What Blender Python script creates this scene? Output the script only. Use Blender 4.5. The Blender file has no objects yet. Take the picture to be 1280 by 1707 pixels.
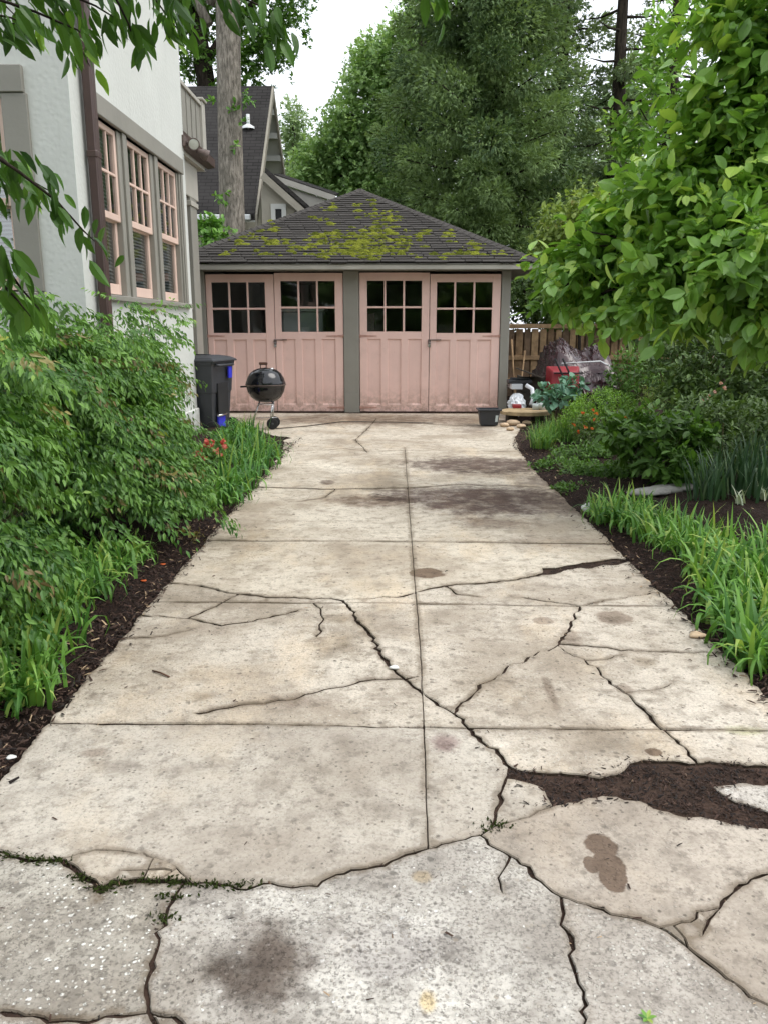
import bpy, math, random
import numpy as np
from mathutils import Vector, Matrix
from mathutils.geometry import delaunay_2d_cdt

random.seed(7)
rng = np.random.default_rng(11)
scene = bpy.context.scene
col = scene.collection
PI = math.pi

# ---------------------------------------------------------------- camera, sky, sun, exposure
CAM_H = 1.48
F_PX = 1330.0
PITCH = math.atan(306.5 / F_PX)
YAW = math.atan(24.0 / math.hypot(F_PX, 306.5))
cam_data = bpy.data.cameras.new("camera")
cam = bpy.data.objects.new("camera", cam_data)
col.objects.link(cam)
cam.location = (0, 0, CAM_H)
cam.rotation_euler = (PI / 2 - PITCH, 0, YAW)
cam_data.sensor_fit = 'VERTICAL'
cam_data.sensor_height = 36.0
cam_data.sensor_width = 27.0
cam_data.lens = F_PX / 1707.0 * 36.0
cam_data.clip_start = 0.05
cam_data.clip_end = 2000
scene.camera = cam

SUN_ELEV, SUN_AZ = math.radians(58), math.radians(100)      # azimuth clockwise from +Y
world = bpy.data.worlds.new("World")
scene.world = world
world.use_nodes = True
wn, wl = world.node_tree.nodes, world.node_tree.links
wn.clear()
w_out = wn.new("ShaderNodeOutputWorld")
w_bg = wn.new("ShaderNodeBackground")
w_sky = wn.new("ShaderNodeTexSky")
w_sky.sky_type = 'NISHITA'
w_sky.sun_disc = False
w_sky.sun_elevation = SUN_ELEV
w_sky.sun_rotation = SUN_AZ
w_sky.air_density = 1.0
w_sky.dust_density = 4.0
w_mix = wn.new("ShaderNodeMix")
w_mix.data_type = 'RGBA'
w_mix.inputs["Factor"].default_value = 0.82
w_mix.inputs["B"].default_value = (7.6, 7.9, 8.3, 1)          # even cloud cover over the clear sky
wl.new(w_sky.outputs[0], w_mix.inputs["A"])
wl.new(w_mix.outputs["Result"], w_bg.inputs[0])
w_bg.inputs[1].default_value = 0.15
wl.new(w_bg.outputs[0], w_out.inputs[0])

sun_data = bpy.data.lights.new("sun", 'SUN')
sun_data.energy = 1.1
sun_data.angle = math.radians(35)
sun_data.color = (1.0, 0.97, 0.93)
sun = bpy.data.objects.new("sun", sun_data)
col.objects.link(sun)
sd = Vector((math.sin(SUN_AZ) * math.cos(SUN_ELEV), math.cos(SUN_AZ) * math.cos(SUN_ELEV), math.sin(SUN_ELEV)))
sun.rotation_euler = sd.to_track_quat('Z', 'Y').to_euler()
sun.location = (6, -4, 20)

scene.view_settings.view_transform = 'Standard'
scene.view_settings.look = 'None'
scene.view_settings.exposure = 0.6
scene.view_settings.gamma = 1.0
scene.view_settings.use_curve_mapping = False
scene.render.engine = 'CYCLES'
scene.cycles.max_bounces = 5
scene.cycles.diffuse_bounces = 3
scene.cycles.glossy_bounces = 2
scene.cycles.transmission_bounces = 2
scene.cycles.transparent_max_bounces = 8
scene.cycles.use_denoising = True
scene.cycles.use_adaptive_sampling = True
scene.cycles.adaptive_threshold = 0.03

# ---------------------------------------------------------------- helpers
def ray(px, py):
    x = (px - 640.0) / F_PX
    y = -(py - 853.5) / F_PX
    fy = math.cos(PITCH) + y * math.sin(PITCH)
    fz = -math.sin(PITCH) + y * math.cos(PITCH)
    c, s = math.cos(YAW), math.sin(YAW)
    return x * c - fy * s, x * s + fy * c, fz

def gp(px, py, z=0.0):
    """point on the ground seen at a pixel of the 1280 x 1707 photograph"""
    d = ray(px, py)
    t = (z - CAM_H) / d[2]
    return Vector((d[0] * t, d[1] * t, z))

def at(px, py, Y):
    d = ray(px, py)
    t = Y / d[1]
    return Vector((d[0] * t, Y, CAM_H + d[2] * t))

def atx(px, py, X):
    d = ray(px, py)
    t = X / d[0]
    return Vector((X, d[1] * t, CAM_H + d[2] * t))

def S(r, g, b):
    def f(c):
        c /= 255.0
        return c / 12.92 if c <= 0.04045 else ((c + 0.055) / 1.055) ** 2.4
    return (f(r), f(g), f(b), 1.0)

ORIGIN = {}

def tag(o, label=None, cat=None, group=None, kind=None):
    if label: o["label"] = label
    if cat: o["category"] = cat
    if group: o["group"] = group
    if kind: o["kind"] = kind
    return o

def empty(name, loc, label=None, cat=None, group=None, kind=None):
    o = bpy.data.objects.new(name, None)
    col.objects.link(o)
    o.location = loc
    o.empty_display_size = 0.1
    ORIGIN[o.name] = Vector(loc)
    return tag(o, label, cat, group, kind)

def link(name, me, parent=None, origin=None):
    o = bpy.data.objects.new(name, me)
    col.objects.link(o)
    if parent is not None:
        o.parent = parent
        ORIGIN[o.name] = ORIGIN[parent.name]
    else:
        o.location = origin or (0, 0, 0)
        ORIGIN[o.name] = Vector(origin or (0, 0, 0))
    return o

class MB:
    """collects shapes in world coordinates; build() links them as one mesh object"""
    def __init__(self):
        self.v, self.f, self.sm = [], [], []
    def add(self, vs, fs, smooth=False):
        n = len(self.v)
        self.v += [tuple(p) for p in vs]
        self.f += [tuple(i + n for i in q) for q in fs]
        self.sm += [smooth] * len(fs)
        return self
    def box(self, lo, hi, bev=0.0, M=None):
        x0, y0, z0 = lo; x1, y1, z1 = hi
        if bev <= 0:
            vs = [(x0,y0,z0),(x1,y0,z0),(x1,y1,z0),(x0,y1,z0),(x0,y0,z1),(x1,y0,z1),(x1,y1,z1),(x0,y1,z1)]
            fs = [(3,2,1,0),(4,5,6,7),(0,1,5,4),(1,2,6,5),(2,3,7,6),(3,0,4,7)]
        else:
            b = min(bev, abs(x1-x0)*.45, abs(y1-y0)*.45, abs(z1-z0)*.45)
            vs, idx = [], {}
            for ix, (X, sx) in enumerate(((x0, 1), (x1, -1))):
                for iy, (Y, sy) in enumerate(((y0, 1), (y1, -1))):
                    for iz, (Z, sz) in enumerate(((z0, 1), (z1, -1))):
                        idx[ix,iy,iz,0] = len(vs); vs.append((X, Y+sy*b, Z+sz*b))
                        idx[ix,iy,iz,1] = len(vs); vs.append((X+sx*b, Y, Z+sz*b))
                        idx[ix,iy,iz,2] = len(vs); vs.append((X+sx*b, Y+sy*b, Z))
            g = lambda a, b_, c, k: idx[a, b_, c, k]
            fs = [(g(0,0,0,0),g(0,0,1,0),g(0,1,1,0),g(0,1,0,0)), (g(1,0,0,0),g(1,1,0,0),g(1,1,1,0),g(1,0,1,0)),
                  (g(0,0,0,1),g(1,0,0,1),g(1,0,1,1),g(0,0,1,1)), (g(0,1,0,1),g(0,1,1,1),g(1,1,1,1),g(1,1,0,1)),
                  (g(0,0,0,2),g(0,1,0,2),g(1,1,0,2),g(1,0,0,2)), (g(0,0,1,2),g(1,0,1,2),g(1,1,1,2),g(0,1,1,2))]
            for a in (0, 1):
                for c in (0, 1):
                    fs.append((g(0,a,c,1),g(1,a,c,1),g(1,a,c,2),g(0,a,c,2)))
                    fs.append((g(a,0,c,0),g(a,1,c,0),g(a,1,c,2),g(a,0,c,2)))
                    fs.append((g(a,c,0,0),g(a,c,1,0),g(a,c,1,1),g(a,c,0,1)))
                    for e in (0, 1):
                        fs.append((g(a,c,e,0),g(a,c,e,1),g(a,c,e,2)))
        if M is not None:
            vs = [M @ Vector(p) for p in vs]
        return self.add(vs, fs)
    def prism(self, pts, vec):
        """planar polygon pts swept by vec"""
        n = len(pts); vec = Vector(vec)
        vs = [Vector(p) for p in pts] + [Vector(p) + vec for p in pts]
        fs = [tuple(range(n))[::-1], tuple(range(n, 2*n))]
        fs += [(i, (i+1) % n, n + (i+1) % n, n + i) for i in range(n)]
        return self.add(vs, fs)
    def tube(self, pts, rad, seg=8, cap=True, rough=0.0):
        pts = [Vector(p) for p in pts]
        if not hasattr(rad, '__len__'): rad = [rad] * len(pts)
        vs, fs = [], []
        up = Vector((0, 0, 1))
        prev = None
        for i, p in enumerate(pts):
            d = (pts[min(i+1, len(pts)-1)] - pts[max(i-1, 0)]).normalized()
            if prev is None:
                a = d.cross(up)
                if a.length < 1e-3: a = Vector((1, 0, 0))
                a.normalize()
            else:
                a = prev - d * prev.dot(d)
                a.normalize()
            prev = a
            b = d.cross(a)
            for k in range(seg):
                t = 2*PI*k/seg
                r = rad[i] * (1 + (random.random()-.5)*2*rough)
                vs.append(p + (a*math.cos(t) + b*math.sin(t)) * r)
        for i in range(len(pts)-1):
            for k in range(seg):
                k2 = (k+1) % seg
                fs.append((i*seg+k, i*seg+k2, (i+1)*seg+k2, (i+1)*seg+k))
        self.add(vs, fs, True)
        if cap:
            n = len(self.v) - len(vs)
            self.f += [tuple(n+k for k in range(seg))[::-1], tuple(n+(len(pts)-1)*seg+k for k in range(seg))]
            self.sm += [False, False]
        return self
    def lathe(self, prof, c, seg=32, M=None):
        """prof: (radius, z) from bottom to top, about the z axis through c"""
        vs, fs = [], []
        for r, z in prof:
            for k in range(seg):
                t = 2*PI*k/seg
                p = Vector((r*math.cos(t), r*math.sin(t), z))
                if M is not None: p = M @ p
                vs.append(p + Vector(c))
        for i in range(len(prof)-1):
            for k in range(seg):
                k2 = (k+1) % seg
                fs.append((i*seg+k, i*seg+k2, (i+1)*seg+k2, (i+1)*seg+k))
        return self.add(vs, fs, True)
    def build(self, name, mat, parent=None, origin=None, kind=None):
        off = ORIGIN[parent.name] if parent is not None else Vector(origin or (0, 0, 0))
        me = bpy.data.meshes.new(name)
        me.from_pydata([(x-off[0], y-off[1], z-off[2]) for x, y, z in self.v], [], self.f)
        me.polygons.foreach_set("use_smooth", self.sm)
        me.materials.append(mat)
        me.update()
        o = link(name, me, parent, origin)
        if kind: o["kind"] = kind
        return o

def np_mesh(name, V, Fq, mat, parent=None, origin=None, tint=None, smooth=False, kind=None):
    """V (n,3), Fq (m,k) arrays -> mesh object; tint: one value per vertex"""
    off = ORIGIN[parent.name] if parent is not None else Vector(origin or (0, 0, 0))
    V = np.asarray(V, np.float32) - np.array(off, np.float32)
    Fq = np.asarray(Fq, np.int32)
    me = bpy.data.meshes.new(name)
    m, k = Fq.shape
    me.vertices.add(len(V)); me.vertices.foreach_set("co", V.ravel())
    me.loops.add(m*k); me.loops.foreach_set("vertex_index", Fq.ravel())
    me.polygons.add(m)
    me.polygons.foreach_set("loop_start", np.arange(0, m*k, k, dtype=np.int32))
    me.polygons.foreach_set("use_smooth", np.full(m, smooth))
    if tint is not None:
        a = me.attributes.new("tint", 'FLOAT', 'POINT')
        a.data.foreach_set("value", np.asarray(tint, np.float32))
    me.materials.append(mat)
    me.update(calc_edges=True)
    o = link(name, me, parent, origin)
    if kind: o["kind"] = kind
    return o

def unit(a):
    return a / np.maximum(np.linalg.norm(a, axis=-1, keepdims=True), 1e-9)

# leaf templates: (vertices in leaf space: x across, y to the tip, z up; triangles)
def tmpl_leaf(w=.5, fold=.10, droop=.12, k=4, pos=.45):
    vs, fs = [], []
    for i in range(k+1):
        t = i / k
        hw = w/2 * (math.sin(PI * t ** (math.log(.5)/math.log(pos)))) ** .8 if 0 < t < 1 else 0
        z = -droop * t*t
        if hw == 0: vs.append([(0, t, z)])
        else: vs.append([(-hw, t, z + fold*hw*2), (0, t, z), (hw, t, z + fold*hw*2)])
    flat, idx = [], []
    for r in vs:
        idx.append(list(range(len(flat), len(flat)+len(r)))); flat += r
    for i in range(k):
        a, b = idx[i], idx[i+1]
        if len(a) == 1: fs += [(a[0], b[1], b[0]), (a[0], b[2], b[1])]
        elif len(b) == 1: fs += [(a[0], a[1], b[0]), (a[1], a[2], b[0])]
        else: fs += [(a[0], a[1], b[1]), (a[0], b[1], b[0]), (a[1], a[2], b[2]), (a[1], b[2], b[1])]
    return np.array(flat), np.array(fs)

T_BROAD = tmpl_leaf(.60, .12, .16, 4, .5)
T_OVAL = tmpl_leaf(.42, .10, .14, 4, .48)
T_SMALL = tmpl_leaf(.46, .15, .12, 2, .5)
T_NARROW = tmpl_leaf(.34, .12, .15, 3, .38)
T_NEEDLE = (np.array([(0,0,0), (-.13,.45,.05), (0,1,-.12), (.13,.45,.05), (-.34,.62,-.05), (.34,.66,-.05)]),
            np.array([(0,3,1), (1,3,2), (0,1,4), (0,5,3)]))
T_CLUMP = (np.array([(0,0,0), (-.30,.35,.06), (-.10,.95,-.05), (.05,.5,0), (.33,.42,.08), (.28,.85,-.1), (-.38,.72,-.04)]),
           np.array([(0,3,1), (1,3,2), (0,4,3), (3,4,5), (1,2,6)]))

def leaves(name, tm, P, T, N, size, mat, parent=None, tint=None, kind=None, origin=None):
    V0, F0 = tm
    n, k = len(P), len(V0)
    y = unit(T)
    x = unit(np.cross(y, N))
    z = np.cross(x, y)
    s = np.asarray(size, float).reshape(-1, 1, 1) * np.ones((n, 1, 1))
    V = P[:, None, :] + s * (V0[None, :, 0:1]*x[:, None] + V0[None, :, 1:2]*y[:, None] + V0[None, :, 2:3]*z[:, None])
    Fa = (F0[None] + (np.arange(n)*k)[:, None, None]).reshape(-1, 3)
    if tint is None: tint = rng.random(n)
    return np_mesh(name, V.reshape(-1, 3), Fa, mat, parent, origin, np.repeat(tint, k), False, kind)

def rdir(n):
    return unit(rng.normal(size=(n, 3)))

def shell(c, r, n, inner=.55, up=-1.0):
    """n points in an ellipsoid, thick towards its skin, with the outward directions"""
    d = rdir(int(n*2.5)+8)
    d = d[d[:, 2] > up][:n]
    q = (inner**3 + (1-inner**3) * rng.random(len(d))) ** (1/3)
    return np.array(c) + d * np.array(r) * q[:, None], unit(d / np.array(r))

# ---------------------------------------------------------------- materials
def mat_new(name):
    m = bpy.data.materials.new(name)
    m.use_nodes = True
    nt = m.node_tree
    b = nt.nodes["Principled BSDF"]
    return m, nt, b

class NT:
    def __init__(self, nt): self.nt = nt
    def n(self, t, **kw):
        x = self.nt.nodes.new(t)
        for k, v in kw.items(): setattr(x, k, v)
        return x
    def l(self, a, b): self.nt.links.new(a, b)
    def pos(self):
        if not hasattr(self, '_p'): self._p = self.n("ShaderNodeNewGeometry").outputs["Position"]
        return self._p
    def noise(self, scale, detail=4, rough=.55, vec=None, dist=0.0):
        x = self.n("ShaderNodeTexNoise")
        x.inputs["Scale"].default_value = scale; x.inputs["Detail"].default_value = detail
        x.inputs["Roughness"].default_value = rough; x.inputs["Distortion"].default_value = dist
        self.l(vec or self.pos(), x.inputs["Vector"])
        return x.outputs["Fac"]
    def voro(self, scale, vec=None, out="Distance", feature='F1'):
        x = self.n("ShaderNodeTexVoronoi", feature=feature)
        x.inputs["Scale"].default_value = scale
        self.l(vec or self.pos(), x.inputs["Vector"])
        return x.outputs[out]
    def ramp(self, v, a, b, lo=0.0, hi=1.0):
        x = self.n("ShaderNodeMapRange")
        x.interpolation_type = 'SMOOTHSTEP'
        x.inputs["From Min"].default_value = a; x.inputs["From Max"].default_value = b
        x.inputs["To Min"].default_value = lo; x.inputs["To Max"].default_value = hi
        self.l(v, x.inputs["Value"])
        return x.outputs["Result"]
    def math(self, op, a, b=None):
        x = self.n("ShaderNodeMath", operation=op)
        for i, v in enumerate((a, b)):
            if v is None: continue
            if isinstance(v, (int, float)): x.inputs[i].default_value = v
            else: self.l(v, x.inputs[i])
        return x.outputs[0]
    def mix(self, f, a, b, mode='MIX'):
        x = self.n("ShaderNodeMix", data_type='RGBA', blend_type=mode)
        for k, v in (("Factor", f), ("A", a), ("B", b)):
            if isinstance(v, (int, float)): x.inputs[k].default_value = v
            elif isinstance(v, tuple): x.inputs[k].default_value = v
            else: self.l(v, x.inputs[k])
        return x.outputs["Result"]
    def mapping(self, scale=(1,1,1), loc=(0,0,0), rot=(0,0,0), vec=None):
        x = self.n("ShaderNodeMapping")
        x.inputs["Scale"].default_value = scale; x.inputs["Location"].default_value = loc; x.inputs["Rotation"].default_value = rot
        self.l(vec or self.pos(), x.inputs["Vector"])
        return x.outputs[0]
    def bump(self, h, strength, dist, bsdf):
        x = self.n("ShaderNodeBump")
        x.inputs["Strength"].default_value = strength; x.inputs["Distance"].default_value = dist
        self.l(h, x.inputs["Height"]); self.l(x.outputs[0], bsdf.inputs["Normal"])

def scale_c(c, k): return (c[0]*k, c[1]*k, c[2]*k, 1.0)

def plain(name, c, rough=.6, var=.12, vscale=3.0, metal=0.0, bump=0.0, bscale=60, spec=.5, dirt=0.0):
    m, nt, b = mat_new(name)
    t = NT(nt)
    n1 = t.noise(vscale, 5, .6)
    colr = t.mix(t.ramp(n1, .3, .7), scale_c(c, 1-var), scale_c(c, 1+var))
    if dirt:
        colr = t.mix(t.ramp(t.noise(1.7, 8, .7), .52, .75, 0, dirt), colr, scale_c(c, .45))
    t.l(colr, b.inputs["Base Color"])
    b.inputs["Roughness"].default_value = rough
    b.inputs["Metallic"].default_value = metal
    b.inputs["Specular IOR Level"].default_value = spec
    if bump:
        t.bump(t.noise(bscale, 4, .6), bump, .01, b)
    return m

def leaf_mat(name, c1, c2, c3=None, trans=.35, rough=.5, spec=.45):
    """c1 -> c2 (-> c3 for the few youngest leaves) by each leaf's own tint"""
    m, nt, b = mat_new(name)
    t = NT(nt)
    a = t.n("ShaderNodeAttribute", attribute_name="tint").outputs["Fac"]
    colr = t.mix(t.ramp(a, 0, .85), c1, c2)
    if c3: colr = t.mix(t.ramp(a, .82, .97), colr, c3)
    t.l(colr, b.inputs["Base Color"])
    b.inputs["Roughness"].default_value = rough
    b.inputs["Specular IOR Level"].default_value = spec
    tr = t.n("ShaderNodeBsdfTranslucent")
    t.l(t.mix(1.0, colr, (1.15, 1.15, .6, 1), 'MULTIPLY'), tr.inputs[0])
    ms = t.n("ShaderNodeMixShader"); ms.inputs[0].default_value = trans*.72
    t.l(b.outputs[0], ms.inputs[1]); t.l(tr.outputs[0], ms.inputs[2])
    t.l(ms.outputs[0], nt.nodes["Material Output"].inputs[0])
    return m

def bark_mat(name, c1, c2, sc=9, bump=.6):
    m, nt, b = mat_new(name)
    t = NT(nt)
    v = t.mapping((1, 1, .25))
    n1 = t.noise(sc, 8, .65, v, .6)
    n2 = t.noise(sc*.25, 4, .6)
    f = t.math('MULTIPLY', t.ramp(n1, .32, .68), t.ramp(n2, .2, .7, .45, 1))
    t.l(t.mix(f, c1, c2), b.inputs["Base Color"])
    b.inputs["Roughness"].default_value = .95
    b.inputs["Specular IOR Level"].default_value = .15
    t.bump(n1, bump, .03, b)
    return m

M = {}
M['soil'] = plain('soil', S(64, 50, 42), .95, .35, 9, bump=.9, bscale=38, spec=.2)
M['grey_paint'] = plain('grey_paint', S(140, 137, 128), .6, .05, 2.2, bump=.15, bscale=30, dirt=.15)
M['grey_paint_light'] = plain('grey_paint_light', S(172, 168, 158), .6, .05, 2.2)
M['pink_paint'] = plain('pink_paint', S(225, 188, 177), .55, .05, 1.6, bump=.15, bscale=25, dirt=.28)
def door_paint():
    m = plain('pink_paint', S(231, 196, 185), .55, .05, 1.6, bump=.15, bscale=25, dirt=.2)
    nt = m.node_tree; t = NT(nt); b = nt.nodes["Principled BSDF"]
    src = b.inputs["Base Color"].links[0].from_socket
    sep = t.n("ShaderNodeSeparateXYZ"); t.l(t.pos(), sep.inputs[0])
    splash = t.math('MULTIPLY', t.ramp(sep.outputs[2], .0, .55, 1, 0), t.ramp(t.noise(9, 7, .75), .36, .62))
    c = t.mix(t.math('MULTIPLY', splash, .75), src, S(150, 122, 106))
    wear = t.ramp(t.noise(34, 6, .75, t.mapping((1, 1, .35))), .60, .72, 0, .35)
    t.l(t.mix(wear, c, S(178, 146, 136)), b.inputs["Base Color"])
    return m
M['pink_paint'] = door_paint()
M['pink_trim'] = plain('pink_trim', S(220, 192, 177), .5, .05, 2.0, dirt=.15)
M['brown_metal'] = plain('brown_metal', S(76, 58, 54), .45, .12, 4)
M['dark'] = plain('dark', (.012, .012, .013, 1), .7, .2, 4)
M['iron'] = plain('iron', S(96, 82, 76), .6, .25, 30)
M['white_metal'] = plain('white_metal', S(225, 228, 228), .4, .04, 4)
M['chrome'] = plain('chrome', S(200, 200, 200), .25, .05, 9, metal=1.0)
M['black_plastic'] = plain('black_plastic', S(52, 54, 58), .5, .08, 6, bump=.05, bscale=90)
M['black_rubber'] = plain('black_rubber', S(30, 30, 31), .8, .15, 9)
M['blue_plastic'] = plain('blue_plastic', S(44, 50, 200), .45, .08, 6)
M['enamel'] = plain('enamel', (.008, .009, .011, 1), .12, .1, 4, spec=.6)
M['wood_handle'] = plain('wood_handle', S(90, 60, 45), .6, .2, 30)
M['blind'] = plain('blind', S(232, 235, 238), .6, .03, 2)
M['interior'] = plain('interior', S(70, 66, 60), .9, .2, 1.2)
M['bark_pale'] = bark_mat('bark_pale', S(88, 83, 75), S(162, 154, 142), 20, .6)
M['bark_dark'] = bark_mat('bark_dark', S(30, 26, 23), S(72, 64, 55), 9)
M['stem_green'] = plain('stem_green', S(84, 80, 48), .8, .2, 12)

def stucco(name, c, scale=38):
    m, nt, b = mat_new(name)
    t = NT(nt)
    big = t.noise(.9, 5, .65)
    f = t.ramp(big, .3, .72)
    base = t.mix(f, scale_c(c, .93), c)
    pos_z = t.n("ShaderNodeSeparateXYZ"); t.l(t.pos(), pos_z.inputs[0])
    streak = t.noise(1.0, 6, .7, t.mapping((5, 5, .5)))
    base = t.mix(t.ramp(streak, .54, .8, 0, .42), base, scale_c(c, .60))
    low = t.math('MULTIPLY', t.ramp(pos_z.outputs[2], .0, .9, 1, 0), t.ramp(t.noise(6, 6, .7), .35, .65))
    base = t.mix(t.math('MULTIPLY', low, .6), base, S(120, 108, 92))
    t.l(base, b.inputs["Base Color"])
    b.inputs["Roughness"].default_value = .9
    b.inputs["Specular IOR Level"].default_value = .2
    h = t.math('ADD', t.math('MULTIPLY', t.noise(scale, 5, .62, None, .4), .6), t.ramp(t.voro(scale*.55), .0, .75))
    t.bump(h, .30, .005, b)
    return m
M['stucco'] = stucco('stucco', S(209, 211, 205), 42)

def glass_mat(base=.015):
    m, nt, b = mat_new('window_glass')
    t = NT(nt)
    g = t.n("ShaderNodeBsdfGlossy"); g.inputs["Roughness"].default_value = .02
    tr = t.n("ShaderNodeBsdfTransparent"); tr.inputs[0].default_value = (.82, .86, .84, 1)
    bp = t.n("ShaderNodeBump"); bp.inputs["Strength"].default_value = .06; bp.inputs["Distance"].default_value = .02
    t.l(t.noise(2.5, 2, .5), bp.inputs["Height"]); t.l(bp.outputs[0], g.inputs["Normal"])
    fr = t.n("ShaderNodeFresnel"); fr.inputs["IOR"].default_value = 1.5
    f = t.math('ADD', t.math('MULTIPLY', fr.outputs[0], 1.2), base)
    ms = t.n("ShaderNodeMixShader")
    t.l(f, ms.inputs[0]); t.l(tr.outputs[0], ms.inputs[1]); t.l(g.outputs[0], ms.inputs[2])
    t.l(ms.outputs[0], nt.nodes["Material Output"].inputs[0])
    return m
M['glass'] = glass_mat()
M['house_glass'] = glass_mat(.22)

def shingle_mat(name, c, rows=None):
    m, nt, b = mat_new(name)
    t = NT(nt)
    oi = t.n("ShaderNodeAttribute", attribute_name="tint").outputs["Fac"]
    ob = t.n("ShaderNodeObjectInfo").outputs["Random"]
    k = t.math('FRACT', t.math('ADD', oi, ob))
    base = t.mix(k, scale_c(c, .72), scale_c(c, 1.2))
    base = t.mix(t.ramp(t.noise(.8, 5, .6), .35, .7, 0, .5), base, scale_c(c, 1.5))
    base = t.mix(t.ramp(t.noise(210, 2, .6), .4, .65, 0, .5), base, scale_c(c, .45))
    t.l(base, b.inputs["Base Color"])
    b.inputs["Roughness"].default_value = .95; b.inputs["Specular IOR Level"].default_value = .15
    t.bump(t.noise(180, 3, .6), .5, .006, b)
    return m
M['shingle'] = shingle_mat('shingle', S(72, 69, 66))

def far_shingle_mat(name, c, course, zfac):
    """roof too far away to tell the shingles apart: courses and tabs as fine relief"""
    m, nt, b = mat_new(name)
    t = NT(nt)
    br = t.n("ShaderNodeTexBrick")
    br.inputs["Color1"].default_value = scale_c(c, .85); br.inputs["Color2"].default_value = scale_c(c, 1.12); br.inputs["Mortar"].default_value = scale_c(c, .5)
    br.inputs["Scale"].default_value = 1.0; br.inputs["Brick Width"].default_value = .30; br.inputs["Row Height"].default_value = course
    br.inputs["Mortar Size"].default_value = .012
    sep = t.n("ShaderNodeSeparateXYZ"); t.l(t.pos(), sep.inputs[0])
    cmb = t.n("ShaderNodeCombineXYZ")
    t.l(t.math('ADD', sep.outputs[0], t.math('MULTIPLY', sep.outputs[1], .01)), cmb.inputs[0]); t.l(sep.outputs[2], cmb.inputs[1])
    t.l(cmb.outputs[0], br.inputs["Vector"])
    t.l(t.mix(t.ramp(t.noise(.9, 5), .35, .7, 0, .5), br.outputs[0], scale_c(c, 1.5)), b.inputs["Base Color"])
    b.inputs["Roughness"].default_value = .95; b.inputs["Specular IOR Level"].default_value = .1
    t.bump(br.outputs[1], -.5, .02, b)
    return m
M['far_shingle'] = far_shingle_mat('far_shingle', S(60, 58, 57), .10, 1)
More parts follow.
